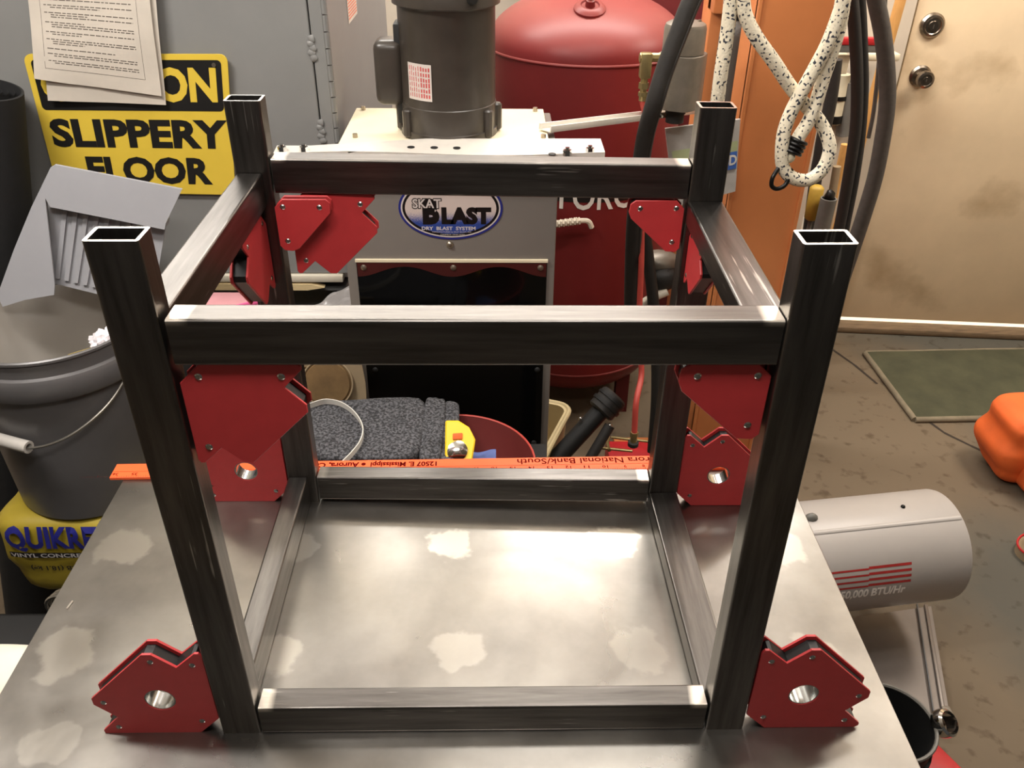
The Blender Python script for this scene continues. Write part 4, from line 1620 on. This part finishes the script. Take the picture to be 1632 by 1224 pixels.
p = dome(940, 14)
MB().lathe([(1.6, -.5), (1.6, .1), (1.35, .35), (.95, .45), (.85, .3), (.5, .3), (.45, .9), (.25, 1.0), (0, 1.0)], Matrix.Translation(p) @ Matrix.Rotation(R(20), 4, 'X'), 24).build('port', 'tank_red', tk)
MB().cyl(p + V((0, 0, .3)), p + V((0, -.3, 1.4)), .42, 8).build('plug', 'hook_black', tk)


def tsurf(x, z_, lift):
    r2 = TR + lift
    dx = max(-r2 * .99, min(r2 * .99, x - TK.x))
    return V((x, TK.y - math.sqrt(r2 * r2 - dx * dx), z_))


def tx(u, v):
    q = AY(u, v, TK.y - TR + .4)
    return q.x, q.z


xa, zt3 = tx(886, 284)
xb, zb3 = tx(1040, 321)
ba = MB().grid(lambda u, v: tsurf(xa + (xb - xa) * u, zb3 + (zt3 - zb3) * v, .05), 16, 1).build('decal', 'decal_black', tk)
x0_, z1_ = tx(893, 288)
x1_, z0_ = tx(1030, 333)
MB().text('FORCE', lambda x, y: tsurf(x, y, .09), x0_, x1_, z0_, z1_, .015).build('lettering', 'decal_white', ba)
# drain fitting with spring guard
s0, s1 = tx(884, 346), tx(922, 341)
hp = MB()
pts_ = []
for k in range(60):
    t = k / 59
    pts_.append(V((s0[0] + (s1[0] - s0[0]) * t, TK.y - TR - 1.5 + .0, s0[1] + (s1[1] - s0[1]) * t)) + V((0, math.cos(k * 1.15) * .32, math.sin(k * 1.15) * .32)))
hp.tube(pts_, .12, 6)
spr = hp.build('spring_guard', 'fitting_white', tk)
e0 = V((s1[0], TK.y - TR - 1.5, s1[1]))
MB().tube(smooth_path([V((s0[0] - 1, e0.y, s0[1])), e0, e0 + V((.9, 0, -.1)), e0 + V((1.3, .1, -.8))], 4), .28, 8).build('elbow', 'fitting_white', tk)
shd = MB().box(14, 37, 88.4, 88.9, FLOOR, 40, bev=.1)
tag(shd.build('sheet_metal_guard', 'tank_dark'), 'dark red metal guard standing behind the red tank', 'guard')

# ---------------------------------------------------------------- aluminium channel, filter regulator
ch0, ch1 = AZ(868, 208, ZT + .5), AY(1106, 178, 51.0)
cn = thing('aluminium_channel', 'pale metal channel reaching from the dust collector to the air filter', 'channel', ch0)
d_ = (ch1 - ch0).normalized()
s_ = d_.cross(V((0, 0, 1))).normalized()
t_ = s_.cross(d_)
MB().bar(ch0, ch1, 1.1, .08, .01, up=(0, 0, 1)).build('web', 'alu_strip', cn)
for k in (-1, 1):
    MB().bar(ch0 + s_ * (.5 * k) + t_ * .2, ch1 + s_ * (.5 * k) + t_ * .2, .12, .4, .02).build('flange', 'alu_strip', cn)

RG = AY(1092, 100, 46.5)
rg = thing('air_filter', 'grey metal air filter regulator with a brass fitting beside the orange press', 'filter', AY(1088, 195, 46.5))
zc0, zc1, zc2, zc3 = AY(1090, 40, 45).z, AY(1090, 90, 45).z, AY(1090, 100, 45).z, AY(1090, 178, 45).z
cx_ = AY(1090, 68, 46.5).x
MB().lathe([(0, zc0), (1.2, zc0), (1.48, zc0 - .15), (1.58, zc0 - .45), (1.58, zc1), (0, zc1)], Matrix.Translation((cx_, 46.5, 0)), 36).build('cap', 'cast_grey', rg)
rbp = []
for k in range(24):
    a_ = 2 * math.pi * k / 24
    rr_ = 1.72 + (.16 if k % 6 in (0, 1) else 0)
    rbp.append((rr_ * math.cos(a_), rr_ * math.sin(a_)))
MB().prism(rbp, zc2 - zc3 + .4, Matrix.Translation((cx_ + .02, 46.5, zc3)), bev=.04).build('body', 'cast_grey', rg)
MB().cyl((cx_ - .05, 46.5, zc3 - 1.2), (cx_ - .05, 46.5, zc3), .72, 18).cyl((cx_ - .05, 46.5, zc3 - .5), (cx_ - .05, 46.5, zc3 - .2), .8, 18).build('bowl', 'hose_black', rg)
for a_ in (0, 2, 4):
    MB().cyl((cx_ + 1.0 * math.cos(a_), 46.5 + 1.0 * math.sin(a_), zc0 - .05), (cx_ + 1.0 * math.cos(a_), 46.5 + 1.0 * math.sin(a_), zc0 + .12), .14, 8).build('screw', 'screw', rg)
pf0 = AY(1030, 92, 46.0)
br_ = MB().cyl(pf0 + V((-.5, 0, 0)), pf0 + V((2.0, 0.2, 0)), .34, 8)
br_.box(pf0.x - .42, pf0.x + .42, 45.6, 46.4, AY(1030, 124, 46).z, AY(1030, 84, 46).z, bev=.08)
bro = br_.build('elbow', 'brass', rg)
zz = AY(1030, 124, 46).z
for r2, h_ in ((.28, .35), (.40, .45), (.26, .25), (.38, .3), (.3, .35)):
    MB().cyl((pf0.x, 46, zz - h_), (pf0.x, 46, zz), r2, 6 if r2 > .3 else 12).build('hex_nut', 'brass', bro)
    zz -= h_
HY = 46.0
hpts = [V((pf0.x, 46, zz))] + [AY(u, v, y) for u, v, y in ((1029, 190, 46), (1027, 260, 46), (1023, 330, 46), (1022, 420, 45), (1019, 500, 44), (1021, 560, 42), (1022, 600, 41), (1014, 640, 39), (1011, 690, 38))]
tag(MB().tube(smooth_path(hpts, 6), .26, 10).build('air_hose', 'hose_red', smooth=60), 'red air hose hanging from the brass fitting of the air filter', 'hose')
fe = hpts[-1]
fo = thing('hose_fitting', 'brass end fitting of the red hose near the floor jack', 'fitting', fe - V((0, 0, 1.2)))
MB().cyl(fe - V((0, 0, .4)), fe + V((0, 0, .1)), .36, 6).cyl(fe - V((0, 0, .9)), fe - V((0, 0, .4)), .3, 12).build('nut', 'brass', fo)
MB().cyl(fe - V((0, 0, 1.4)), fe - V((0, 0, .9)), .48, 14, bev=.08).build('collar', 'hose_black', fo)

hb = smooth_path([AY(u, v, y) for u, v, y in ((1140, -70, 42), (1103, 0, 42), (1083, 50, 42), (1060, 110, 42), (1043, 165, 42), (1028, 220, 43), (1018, 290, 44), (1011, 360, 45), (1008, 430, 46), (1007, 500, 47), (1012, 560, 48))], 6)
ho = thing('black_hose', 'thick black hose slanting down in front of the air filter', 'hose', hb[-1])
MB().tube(hb, .68, 14).build('hose', 'hose_black', ho, 60)
MB().tube([q + V((.42, -.48, 0)) for q in hb], .12, 6).build('moulding_rib', 'hose_black', ho, 60)
MB().cyl(hb[26] + V((.6, -.3, 0)), hb[26] + V((.75, -.5, 0)), .1, 8).build('clip', 'chrome', ho)
hb2 = smooth_path([AY(u, v, y) for u, v, y in ((1022, 300, 50), (1027, 360, 50), (1034, 420, 50), (1041, 480, 50), (1046, 560, 50), (1046, 640, 49), (1040, 720, 48))], 6)
tag(MB().tube(hb2, .55, 12).build('black_hose', 'hose_black', smooth=60), 'second black hose hanging behind the rear right post', 'hose')

# drill-like tool hung behind the rear right post
c0 = AY(1057, 440, 52)
td = thing('air_tool', 'dark air tool with a pale cap hanging behind the rear right post', 'tool', c0 - V((0, 0, 2)))
MB().blob(tuple(c0 + V((0, 0, 0))), 1.5, 1.5, 1.4, 2, .08, 3).build('body', 'hose_black', td, 60)
MB().blob(tuple(AY(1052, 415, 52.5)), 1.9, 1.4, .9, 4, .1, 3).build('cap', 'cast_grey', td, 60)
a, c = AY(1030, 480, 51), AY(1064, 464, 51)
MB().tube(smooth_path([a - V((1, 0, 1.5)), a, c], 5), .42, 12).build('nozzle', 'fitting_white', td, 60)

# ---------------------------------------------------------------- clear package behind the rear right post
pa, pb_, pc, pd = AY(1060, 205, 48), AY(1180, 190, 48), AY(1172, 305, 48), AY(1075, 330, 48)
pg = thing('clear_package', 'clear plastic package with green and blue card behind the rear right post', 'package', pd)


def pkf(u, v, lift=0):
    p = pa.lerp(pb_, u).lerp(pd.lerp(pc, u), v)
    p.y -= lift + .08 * NZ.noise(V((u * 4, v * 4, 3)))
    return p


MB().grid(pkf, 12, 12, thick=-.25).build('bag', 'pack_clear', pg, 60)
MB().grid(lambda u, v: pkf(.05 + .93 * u, .28 + .2 * v, .12), 6, 4).build('green_card', 'pack_green', pg)
MB().grid(lambda u, v: pkf(.05 + .93 * u, .42 + .24 * v, .14), 6, 4).build('blue_card', 'pack_blue', pg)
MB().text('BD', lambda x, y: pkf(x, y, .18), .78, .98, .60, .46, .03).build('lettering', 'decal_white', pg)

# ---------------------------------------------------------------- orange press
pr_ = thing('shop_press', 'orange steel press with channel uprights beside the door', 'press', (33, 53, FLOOR))


def upright(xl, xr, yf, depth, z0, z1, fl):
    m = MB().box(xl, xr, yf + fl, yf + fl + .3, z0, z1)
    m.box(xl, xl + .32, yf, yf + depth, z0, z1, bev=.05, seg=1).box(xr - .32, xr, yf, yf + depth, z0, z1, bev=.05, seg=1)
    return m


xl, xr = AY(1185, 150, 50).x, AY(1318, 60, 50).x
upright(xl, xr + .55, 49.6, 4.0, FLOOR, 52, .35).build('upright', 'press_orange', pr_)
xl2, xr2 = AY(1122, 100, 58.6).x, AY(1152, 100, 58.6).x
MB().box(xl2, xr2 + 3.2, 58.6, 62, FLOOR, 52, bev=.3).build('upright', 'press_orange', pr_)
zh = AY(1180, 22, 58).z
MB().box(xl2, xr, 57.6, 60, zh - .0, zh + 6, bev=.2).build('head_beam', 'press_orange', pr_)
zb4 = AY(1130, 640, 50).z
MB().box(AY(1094, 640, 50.2).x, xr + 1, 50.2, 53.5, zb4 - 4.2, zb4 + .6, bev=.2).build('bed_beam', 'press_orange', pr_)
MB().box(xl2 - 5, xr + 3, 48.5, 59, FLOOR, FLOOR + 3, bev=.2).build('foot', 'press_orange', pr_)

c0 = AY(1170, 100, 56)
gcyl = thing('grey_cylinder', 'dark grey cylinder with rounded shoulders between the orange uprights', 'cylinder', (c0.x, 56, AY(1170, 215, 56).z))
rcy = (AY(1200, 110, 56).x - AY(1142, 110, 56).x) / 2
z0c, z1c = AY(1170, 260, 56).z, AY(1170, 28, 56).z
MB().lathe([(0, z0c), (rcy, z0c), (rcy, z1c - 1.4), (rcy * .93, z1c - .7), (rcy * .7, z1c - .2), (rcy * .45, z1c), (rcy * .45, z1c + .35), (0, z1c + .35)],
           Matrix.Translation((c0.x, 56, 0)), 36).build('barrel', 'cyl_grey', gcyl, 40)
MB().lathe([(rcy * .62, z1c - .1), (rcy * .62, z1c + .5), (0, z1c + .55)], Matrix.Translation((c0.x, 56, 0)), 24).build('cap', 'hook_black', gcyl)
c1 = AY(1192, 100, 54.2)
MB().cyl(c1, c1 + V((.2, -.4, 0)), .3, 12).build('valve', 'hook_black', gcyl)

# ---------------------------------------------------------------- bungee rope
bu = thing('bungee_rope', 'cream bungee rope with dark flecks looped in front of the orange press', 'rope', AY(1280, 290, 38))
YB_ = 38.0
s1 = [(1170, -70, 38.2), (1165, 0, 38.2), (1158, 60, 38.2), (1150, 110, 38.2), (1143, 165, 38.4), (1138, 215, 39)]
s2 = [(1182, -70, 38), (1184, 0, 38), (1190, 30, 38), (1207, 62, 38), (1233, 98, 38.1), (1258, 136, 38.3), (1282, 166, 38.6), (1305, 192, 38.6), (1320, 222, 38.2), (1321, 246, 38),
      (1309, 272, 37.8), (1287, 287, 37.6), (1262, 283, 37.5), (1248, 266, 37.5), (1246, 240, 37.5), (1250, 208, 37.6), (1262, 176, 37.7), (1279, 144, 37.7), (1299, 108, 37.7), (1318, 72, 37.6), (1334, 32, 37.6), (1343, 0, 37.6), (1350, -60, 37.6)]
s3 = [(1352, -60, 38.4), (1340, 30, 38.4), (1326, 82, 38.2), (1312, 125, 38.1), (1300, 165, 38.0), (1287, 196, 37.9), (1275, 215, 37.8), (1266, 232, 37.7)]
for s_ in (s1, s2, s3):
    MB().tube(smooth_path([AY(*q) for q in s_], 6), .47, 12).build('cord', 'rope', bu, 60)
wv = [AY(*q) for q in ((1272, 224, 37.7), (1262, 243, 37.6))]
dv = (wv[1] - wv[0]).normalized()
for k in range(4):
    c = wv[0] + dv * (k * .27)
    M_ = Matrix.Translation(c) @ dv.to_track_quat('Z', 'Y').to_matrix().to_4x4()
    MB().tube([M_ @ V((.6 * math.cos(a_), .6 * math.sin(a_), 0)) for a_ in [2 * math.pi * j / 18 for j in range(18)]], .13, 8, closed=True).build('wire_wrap', 'hook_black', bu)
c = wv[1] + dv * .35
MB().blob(tuple(c), .42, .4, .45, 1, .1, 2).build('cord_tip', 'cream_plastic', bu, 60)
hk = [(1243, 265, 37.4), (1238, 272, 37.2), (1231, 284, 37.0), (1230, 296, 37.0), (1238, 301, 37.0), (1250, 296, 37.1), (1257, 284, 37.2), (1258, 274, 37.3), (1262, 270, 37.4)]
MB().tube(smooth_path([AY(*q) for q in hk], 5), .16, 8).build('hook', 'hook_black', bu, 60)

# ---------------------------------------------------------------- cables and tools hanging by the door
def hang(name, pts, r2, m_, label, cat, seg=12, tail=()):
    o = MB().tube(smooth_path([AY(*q) for q in pts] + list(tail), 6), r2, seg).build(name, m_, smooth=60)
    return tag(o, label, cat)


hang('power_cable', [(1350, -60, 60), (1358, 0, 60), (1363, 60, 60), (1366, 130, 60), (1364, 200, 60), (1354, 270, 60), (1342, 340, 60), (1330, 400, 60), (1316, 470, 60)], .56, 'hose_black',
     'black cable hanging next to the orange press, nearer the press', 'cable', tail=(V((45.6, 60, -20)), V((45.4, 60, FLOOR + .3))))
hang('power_cable', [(1364, -60, 60.6), (1372, 0, 60.6), (1376, 80, 60.6), (1377, 150, 60.6), (1372, 220, 60.6), (1362, 290, 60.6), (1350, 350, 60.6), (1338, 410, 60.6), (1325, 470, 60.6)], .42, 'hose_black',
     'slim black cable hanging behind the thicker black cable by the press', 'cable', tail=(V((46.8, 61, -20)), V((46.7, 61, FLOOR + .3))))
hang('grey_hose', [(1385, -60, 62), (1396, 0, 62), (1406, 50, 62), (1413, 110, 62), (1414, 165, 62), (1406, 225, 62), (1394, 285, 62), (1376, 345, 62), (1358, 400, 62), (1335, 470, 62)], .78, 'hose_grey',
     'thick dark grey hose bowed in front of the door frame', 'hose', tail=(V((48.3, 62, -20)), V((48.3, 62, FLOOR + .3))))
hang('extension_cord', [(1412, -40, 70), (1410, 10, 70), (1404, 60, 70), (1399, 120, 70), (1392, 180, 70), (1384, 220, 70)], .22, 'hose_grey',
     'thin grey cord running down beside the broom handle', 'cord')
wp_ = 86.0
a, c = AY(1455, -70, 84), AY(1362, 262, 84)
tag(MB().cyl(a, c + (c - a) * .75, .62, 14).build('broom_handle', 'broom_wood', smooth=60), 'wooden broom handle leaning against the wall beside the door', 'broom')


def wb(u0, v0, u1, v1, y, t, name, m_, label, cat, bev=.1):
    p, q = AY(u0, v1, y), AY(u1, v0, y)
    o = MB().box(min(p.x, q.x), max(p.x, q.x), y, y + t, min(p.z, q.z), max(p.z, q.z), bev=bev).build(name, m_)
    if label:
        tag(o, label, cat)
    return o


wb(1374, 86, 1437, 98, 87, 2.4, 'cream_bracket', 'cream_plastic', 'cream plastic bracket on the wall left of the door lock', 'bracket', .25)
lv = thing('spirit_level', 'red and grey level hanging behind the black cables', 'level', AY(1365, 78, 84))
p, q = AY(1333, 72, 84), AY(1402, 61, 84)
MB().box(p.x, q.x, 84, 85, p.z, q.z, bev=.1).build('red_rail', 'tool_red', lv)
p, q = AY(1333, 84, 84), AY(1400, 72, 84)
MB().box(p.x, q.x, 84.1, 84.9, p.z, q.z - .02, bev=.05).build('grey_rail', 'tool_grey', lv)
wb(1328, 88, 1356, 118, 85, 1.5, 'cream_box', 'cream_plastic', 'cream box on the wall under the red level', 'box')
ct = thing('caulk_tube', 'cream tube with black bands hanging behind the bungee loop', 'tube', AY(1335, 200, 82))
MB().cyl(AY(1342, 118, 90), AY(1326, 196, 90), 1.1, 16).build('tube', 'cream_plastic', ct, 60)
p0, p1 = AY(1342, 118, 90), AY(1326, 196, 90)
for f in (.42, .82, .9):
    c = p0.lerp(p1, f)
    dv = (p1 - p0).normalized()
    MB().cyl(c, c + dv * .5, 1.22, 16).build('band', 'hook_black', ct)
MB().cyl(p0 + V((0, 0, .2)), p0 + V((0, 5, .6)), .2, 8).build('hook', 'hook_black', ct)
hang('tool_strap', [(1332, 95, 80), (1328, 130, 80), (1322, 170, 80), (1312, 215, 80), (1306, 250, 80), (1300, 285, 80), (1285, 400, 80), (1266, 560, 80), (1262, 585, 80)], .75, 'hose_black', 'black strap hanging along the right edge of the orange press', 'strap')
dt = thing('dark_tube', 'short dark tube hanging behind the black cables', 'tube', AY(1344, 215, 79))
MB().cyl(AY(1354, 130, 90), AY(1344, 215, 90), 1.0, 12).build('tube', 'tool_grey', dt, 60)
MB().cyl(AY(1354, 132, 90), AY(1354, 132, 90) + V((0, 5, 0)), .2, 8).build('hook', 'hook_black', dt)
kn = thing('yellow_handle_tool', 'tool with a mustard yellow handle standing behind the front right post', 'tool', AY(1290, 360, 76))
MB().cyl(AY(1303, 296, 76), AY(1292, 350, 76), .85, 12, bev=.3).build('handle', 'tool_mustard', kn, 60)
MB().cyl(AY(1292, 350, 76), V((AY(1286, 380, 76).x, 76, FLOOR)), .3, 8).build('shaft', 'tool_grey', kn, 60)
gp = thing('grey_pipe', 'grey pipe with an open top standing behind the front right post', 'pipe', AY(1300, 400, 74))
p1 = AY(1321, 316, 74)
p0 = V((p1.x - .2, 74, FLOOR))
dv = (p1 - p0)
MB().lathe([(.95, 0), (.95, dv.length), (.78, dv.length), (.78, 0)], Matrix.Translation(p0) @ dv.to_track_quat('Z', 'Y').to_matrix().to_4x4(), 20, close=True).build('pipe', 'tool_grey', gp, 60)
MB().blob(tuple(p1 + V((.0, 0, .2))), .6, .6, .8, 3, .3, 2).build('plug', 'hook_black', gp)
a = AY(1347, 230, 82)
c = V((AY(1318, 390, 82).x - .3, 82, FLOOR))
tag(MB().cyl(a, c, .5, 12).build('wooden_stick', 'broom_wood', smooth=60), 'thin wooden stick leaning between the grey pipe and the black cables', 'stick')
hang('pale_rod', [(1334, 265, 80), (1328, 300, 80), (1316, 370, 80), (1304, 440, 80), (1280, 600, 80)], .5, 'card_tan', 'short pale rod behind the loop of the bungee rope', 'rod')
zj = AY(1290, 392, 83.2).z
xj = AY(1289, 392, 83.2).x
tag(MB().box(xj - 2, xj + 2, 83.0, 86, FLOOR, zj, bev=.1).box(xj - 2.2, xj + 2.2, 82.8, 86.2, FLOOR, FLOOR + .6).build('wooden_stand', 'broom_wood'), 'narrow wooden stand under the white jug behind the front right post', 'stand')
wb(1278, 345, 1300, 392, 83.4, 2, 'white_jug', 'cloth_white', 'white jug partly hidden behind the top of the front right post', 'jug', .4)

# ---------------------------------------------------------------- floor mat, orange bag, shoe
m0, m1, m2, m3 = AZ(1378, 566, FLOOR), AZ(1700, 560, FLOOR), AZ(1700, 668, FLOOR), AZ(1457, 672, FLOOR)
gm = thing('floor_mat', 'worn green carpet mat on the concrete in front of the door', 'mat', (m0 + m2) / 2)


def mtf(u, v):
    p = m0.lerp(m1, u).lerp(m3.lerp(m2, u), v)
    return V((p.x, p.y, FLOOR + .35 + .05 * NZ.noise(V((u * 6, v * 6, 0)))))


MB().grid(mtf, 24, 14, thick=.3).build('carpet', 'mat_green', gm, 60)
for e in ([mtf(k / 20, 0) for k in range(21)], [mtf(0, k / 14) for k in range(15)], [mtf(k / 20, 1) for k in range(21)]):
    MB().tube([q + V((0, 0, -.05)) for q in e], .42, 8).build('binding', 'mat_edge', gm, 60)

ob = thing('orange_bag', 'crumpled orange bag on the floor at the right edge', 'bag', AZ(1600, 730, FLOOR))
c = AZ(1612, 720, FLOOR + 4.5)


def orb(c, rx_, ry_, rz_, seed):
    bm = bmesh.new()
    bmesh.ops.create_cube(bm, size=2)
    bmesh.ops.subdivide_edges(bm, edges=bm.edges[:], cuts=25, use_grid_fill=True)
    for q in bm.verts:
        p = q.co.copy()
        n = (abs(p.x) ** 5 + abs(p.y) ** 5 + abs(p.z) ** 5) ** (1 / 5)
        r_ = p / n
        fold_ = .05 * math.sin(r_.z * 5 - r_.x * .8 + seed) + .10 * NZ.noise(V((p.x * .5, p.y * .5, p.z * 1.9)) + V((seed, 0, 0))) - .06 * (1 - r_.z)
        q.co = V((c[0] + r_.x * rx_ * (1 + fold_), c[1] + r_.y * ry_ * (1 + fold_), max(FLOOR + .05, c[2] + r_.z * rz_ * (1 + .4 * fold_))))
    return bm


MB().addbm(orb(tuple(AZ(1654, 700, FLOOR + 4.6)), 6.0, 4.0, 4.6, 1)).build('sack', 'bag_orange', ob, 60)
MB().addbm(orb(tuple(AZ(1672, 735, FLOOR + 3.6)), 3.6, 3.6, 3.6, 4)).build('sleeve', 'bag_orange', ob, 60)
so_ = thing('shoe', 'white shoe with a red edge at the right border on the concrete', 'shoe', AZ(1684, 885, FLOOR))
c = AZ(1684, 868, FLOOR + 1.5)
MB().blob((c.x, c.y, FLOOR + 2.2), 3.4, 2.2, 1.9, 2, .1, 3).build('upper', 'shoe_white', so_, 60)
MB().lathe([(0, 0), (1, 0), (1, .9), (.97, 1.0), (0, 1.0)], Matrix.Translation((c.x, c.y, FLOOR)) @ Matrix.Diagonal((3.7, 2.45, 1, 1)), 32).build('sole', 'card_tan', so_, 40)
MB().tube([V((c.x + 3.72 * math.cos(a_), c.y + 2.48 * math.sin(a_), FLOOR + 1.05)) for a_ in [2 * math.pi * j / 32 for j in range(32)]], .12, 6, closed=True).build('red_edge', 'tool_red', so_)

# ---------------------------------------------------------------- heater
HZ = -22.3
hR = 4.85
ha, hb_ = AZ(1300, 887, HZ), AZ(1492, 866, HZ)
hd_ = (hb_ - ha)
hd_.z = 0
hd_.normalize()
ha = hb_ - hd_ * 17.5
ht = thing('space_heater', 'grey cylindrical forced-air heater with red stripes right of the table', 'heater', (ha + hb_) / 2 * 1.0 + V((0, 0, FLOOR - HZ)))
Mh = Matrix.Translation(ha) @ hd_.to_track_quat('Z', 'Y').to_matrix().to_4x4()
hs = MB().lathe([(hR - .25, 0), (hR, .15), (hR, 17.3), (hR - .06, 17.5), (hR - .2, 17.5), (hR - .3, 16.0), (hR - .4, .1)], Mh, 64)
hs.build('barrel', 'heater_grey', ht, 40)
MB().lathe([(0, 15.0), (hR - .42, 15.0)], Mh, 48).build('mouth', 'hook_black', ht)
side = hd_.cross(V((0, 0, 1))).normalized()      # towards the camera


def hsurf(s_, an, lift=.02):       # s_ along the axis, an: angle from straight up towards the camera
    return ha + hd_ * s_ + (V((0, 0, 1)) * math.cos(an) + side * math.sin(an)) * (hR + lift)


def hpx(u, v):                     # find surface coordinates under a pixel
    d = sight(u, v)
    o = CAM - ha
    dp, op = d - hd_ * d.dot(hd_), o - hd_ * o.dot(hd_)
    A_, B_, C_ = dp.dot(dp), 2 * dp.dot(op), op.dot(op) - hR * hR
    k = (-B_ - math.sqrt(max(0, B_ * B_ - 4 * A_ * C_))) / (2 * A_)
    p = CAM + d * k - ha
    s_ = p.dot(hd_)
    r_ = p - hd_ * s_
    return s_, math.atan2(r_.dot(side), r_.z)


sA, aA = hpx(1400, 840)
MB().grid(lambda u, v: hsurf(.2 + 17.1 * u, aA - .05 + .07 * v, .01 + .05 * v * (1 - v) * 4), 8, 4, thick=.05).build('seam', 'heater_grey', ht, 60)
p = hsurf(*hpx(1439, 808))
MB().blob(tuple(p), .2, .2, .2, 1, 0, 2).build('screw', 'hook_black', ht)
p = hsurf(*hpx(1293, 826))
MB().blob(tuple(p), .55, .4, .5, 1, .05, 2).build('knob', 'tool_grey', ht)
sm = MB()
s0, _ = hpx(1300, 920)
sE, _ = hpx(1453, 905)
sM, _ = hpx(1385, 910)
for (v_l, v_r) in ((907, 897), (916, 907), (925, 916), (933, 925)):
    _, aL = hpx(1385, v_l)
    _, aR = hpx(1452, v_r)
    am = (aL + aR) / 2
    for sa, sb, off, wd_ in ((s0, sM, .012, .034), (sM, sE, -.006, .046)):
        sm.grid(lambda u, v: hsurf(sa + (sb - sa) * u, am + off + wd_ * (v - .5), .02), 2, 2)
sm.build('stripes', 'heater_red', ht, 60)
sL, aL = hpx(1342, 957)
sR, aR = hpx(1440, 945)
_, aT = hpx(1342, 943)
_, aB = hpx(1440, 931)
am0, am1 = (aL + aR) / 2, (aT + aB) / 2
k150 = sL
MB().text('150,000 BTU/Hr', lambda x, y: hsurf(x, am0 + (am1 - am0) * y, .03), k150 - .62, sR, 0, 1, .035).build('lettering', 'heater_white', ht, 60)
for s_ in (3.5, 14.0):
    q = ha + hd_ * s_
    for k in ((-1, 1) if s_ < 5 else (-1,)):
        MB().bar(q + side * 2.6 * k + V((0, 0, -3.6)), V((q.x, q.y, FLOOR)) + side * 3.2 * k, .5, .5).build('leg', 'tool_grey', ht)

# grey folding panel lying below the heater
t0, t1, t2, t3 = AZ(1352, 985, -31.0), AZ(1484, 966, -31.0), AZ(1514, 1142, -31.0), AZ(1420, 1224, -30.6)
fp = thing('metal_ramp', 'grey metal ramp with a folded edge on the floor below the heater', 'ramp', V((t2.x, t2.y, FLOOR)))
t3 = t2 - (t1 - t0)
MB().add([t0, t1, t2, t3] + [q - V((0, 0, .95)) for q in (t0, t1, t2, t3)], [(0, 1, 2, 3), (7, 6, 5, 4), (0, 4, 5, 1), (1, 5, 6, 2), (2, 6, 7, 3), (3, 7, 4, 0)]).build('sheet', 'tray_grey', fp)
e_ = V((-.55, 0, .1))
MB().bar(t1 + e_, t2 + e_, .3, .35, .05).build('folded_edge', 'tray_grey', fp)
MB().bar(t1 + e_ * 2.6, t2 + e_ * 2.6, .12, .2, .02).build('folded_edge', 'cab_dark', fp)
MB().box(-.5, .2, -.4, .4, 0, 1.2, bev=.1, M=Matrix.Translation(t2 + V((-.5, -.2, 0)))).build('end_cap', 'cast_grey', fp)

# black tool pouch, chrome ring, red handle
c = AZ(1418, 1147, -22)
po_ = thing('tool_pouch', 'black open-topped pouch beside the front right corner of the table', 'pouch', V((c.x, c.y, FLOOR)))
prof = [(0, FLOOR + .2), (2.6, FLOOR), (3.0, FLOOR + 3), (3.15, -23), (3.2, -22.2), (3.08, -22.15), (2.95, -23), (2.7, FLOOR + 3), (0, FLOOR + 1)]
MB().lathe(prof, Matrix.Translation((c.x, c.y, 0)), 40).build('bag', 'leather_black', po_, 60)
MB().tube([V((c.x + 3.15 * math.cos(a_), c.y + 3.15 * math.sin(a_), -22.2)) for a_ in [2 * math.pi * j / 40 for j in range(40)]], .14, 6, closed=True).build('rim', 'tool_grey', po_)
MB().tube([V((c.x + 3.15 * math.cos(a_), c.y + 3.15 * math.sin(a_), -24.2)) for a_ in [2 * math.pi * j / 40 for j in range(40)]], .3, 6, closed=True, flat=.5).build('band', 'black_plastic', po_)
rc = AZ(1505, 1153, -22.2)
ri = MB().lathe([(.78, -.5), (.95, -.35), (1.0, 0), (.95, .35), (.78, .5), (.72, 0)], Matrix.Translation(rc) @ Matrix.Rotation(R(28), 4, 'Y') @ Matrix.Rotation(R(24), 4, 'X'), 28, close=True)
tag(ri.build('chrome_ring', 'chrome', smooth=40), 'shiny chrome ring beside the black pouch', 'ring')
ra_, rb_ = AZ(1478, 1196, -31.5), AZ(1530, 1248, -31.5)
rh = MB()
rb_ = ra_ + (rb_ - ra_) * 3
rh.bar(ra_ + V((-1.2, -.6, .4)), rb_ + V((-1.2, -.6, .4)), 3.4, 1.6, .3)
tag(rh.build('red_bar', 'tool_red'), 'bright red bar on the floor at the bottom right below the black pouch', 'bar')

# black sheet added for the shade on the floor under the jack
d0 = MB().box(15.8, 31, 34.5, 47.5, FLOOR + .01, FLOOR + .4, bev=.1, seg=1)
tag(d0.build('shade_sheet', 'mat_black'), 'black sheet added for the shade on the floor under the red floor jack', 'mat')

a, c = AZ(107, 970, .03), AZ(116, 958, .03)
tag(MB().bar(a + V((0, 0, .02)), c + V((0, 0, .02)), .07, .04).build('metal_sliver', 'cut_steel'), 'tiny bright metal sliver lying on the table near its left edge', 'sliver')
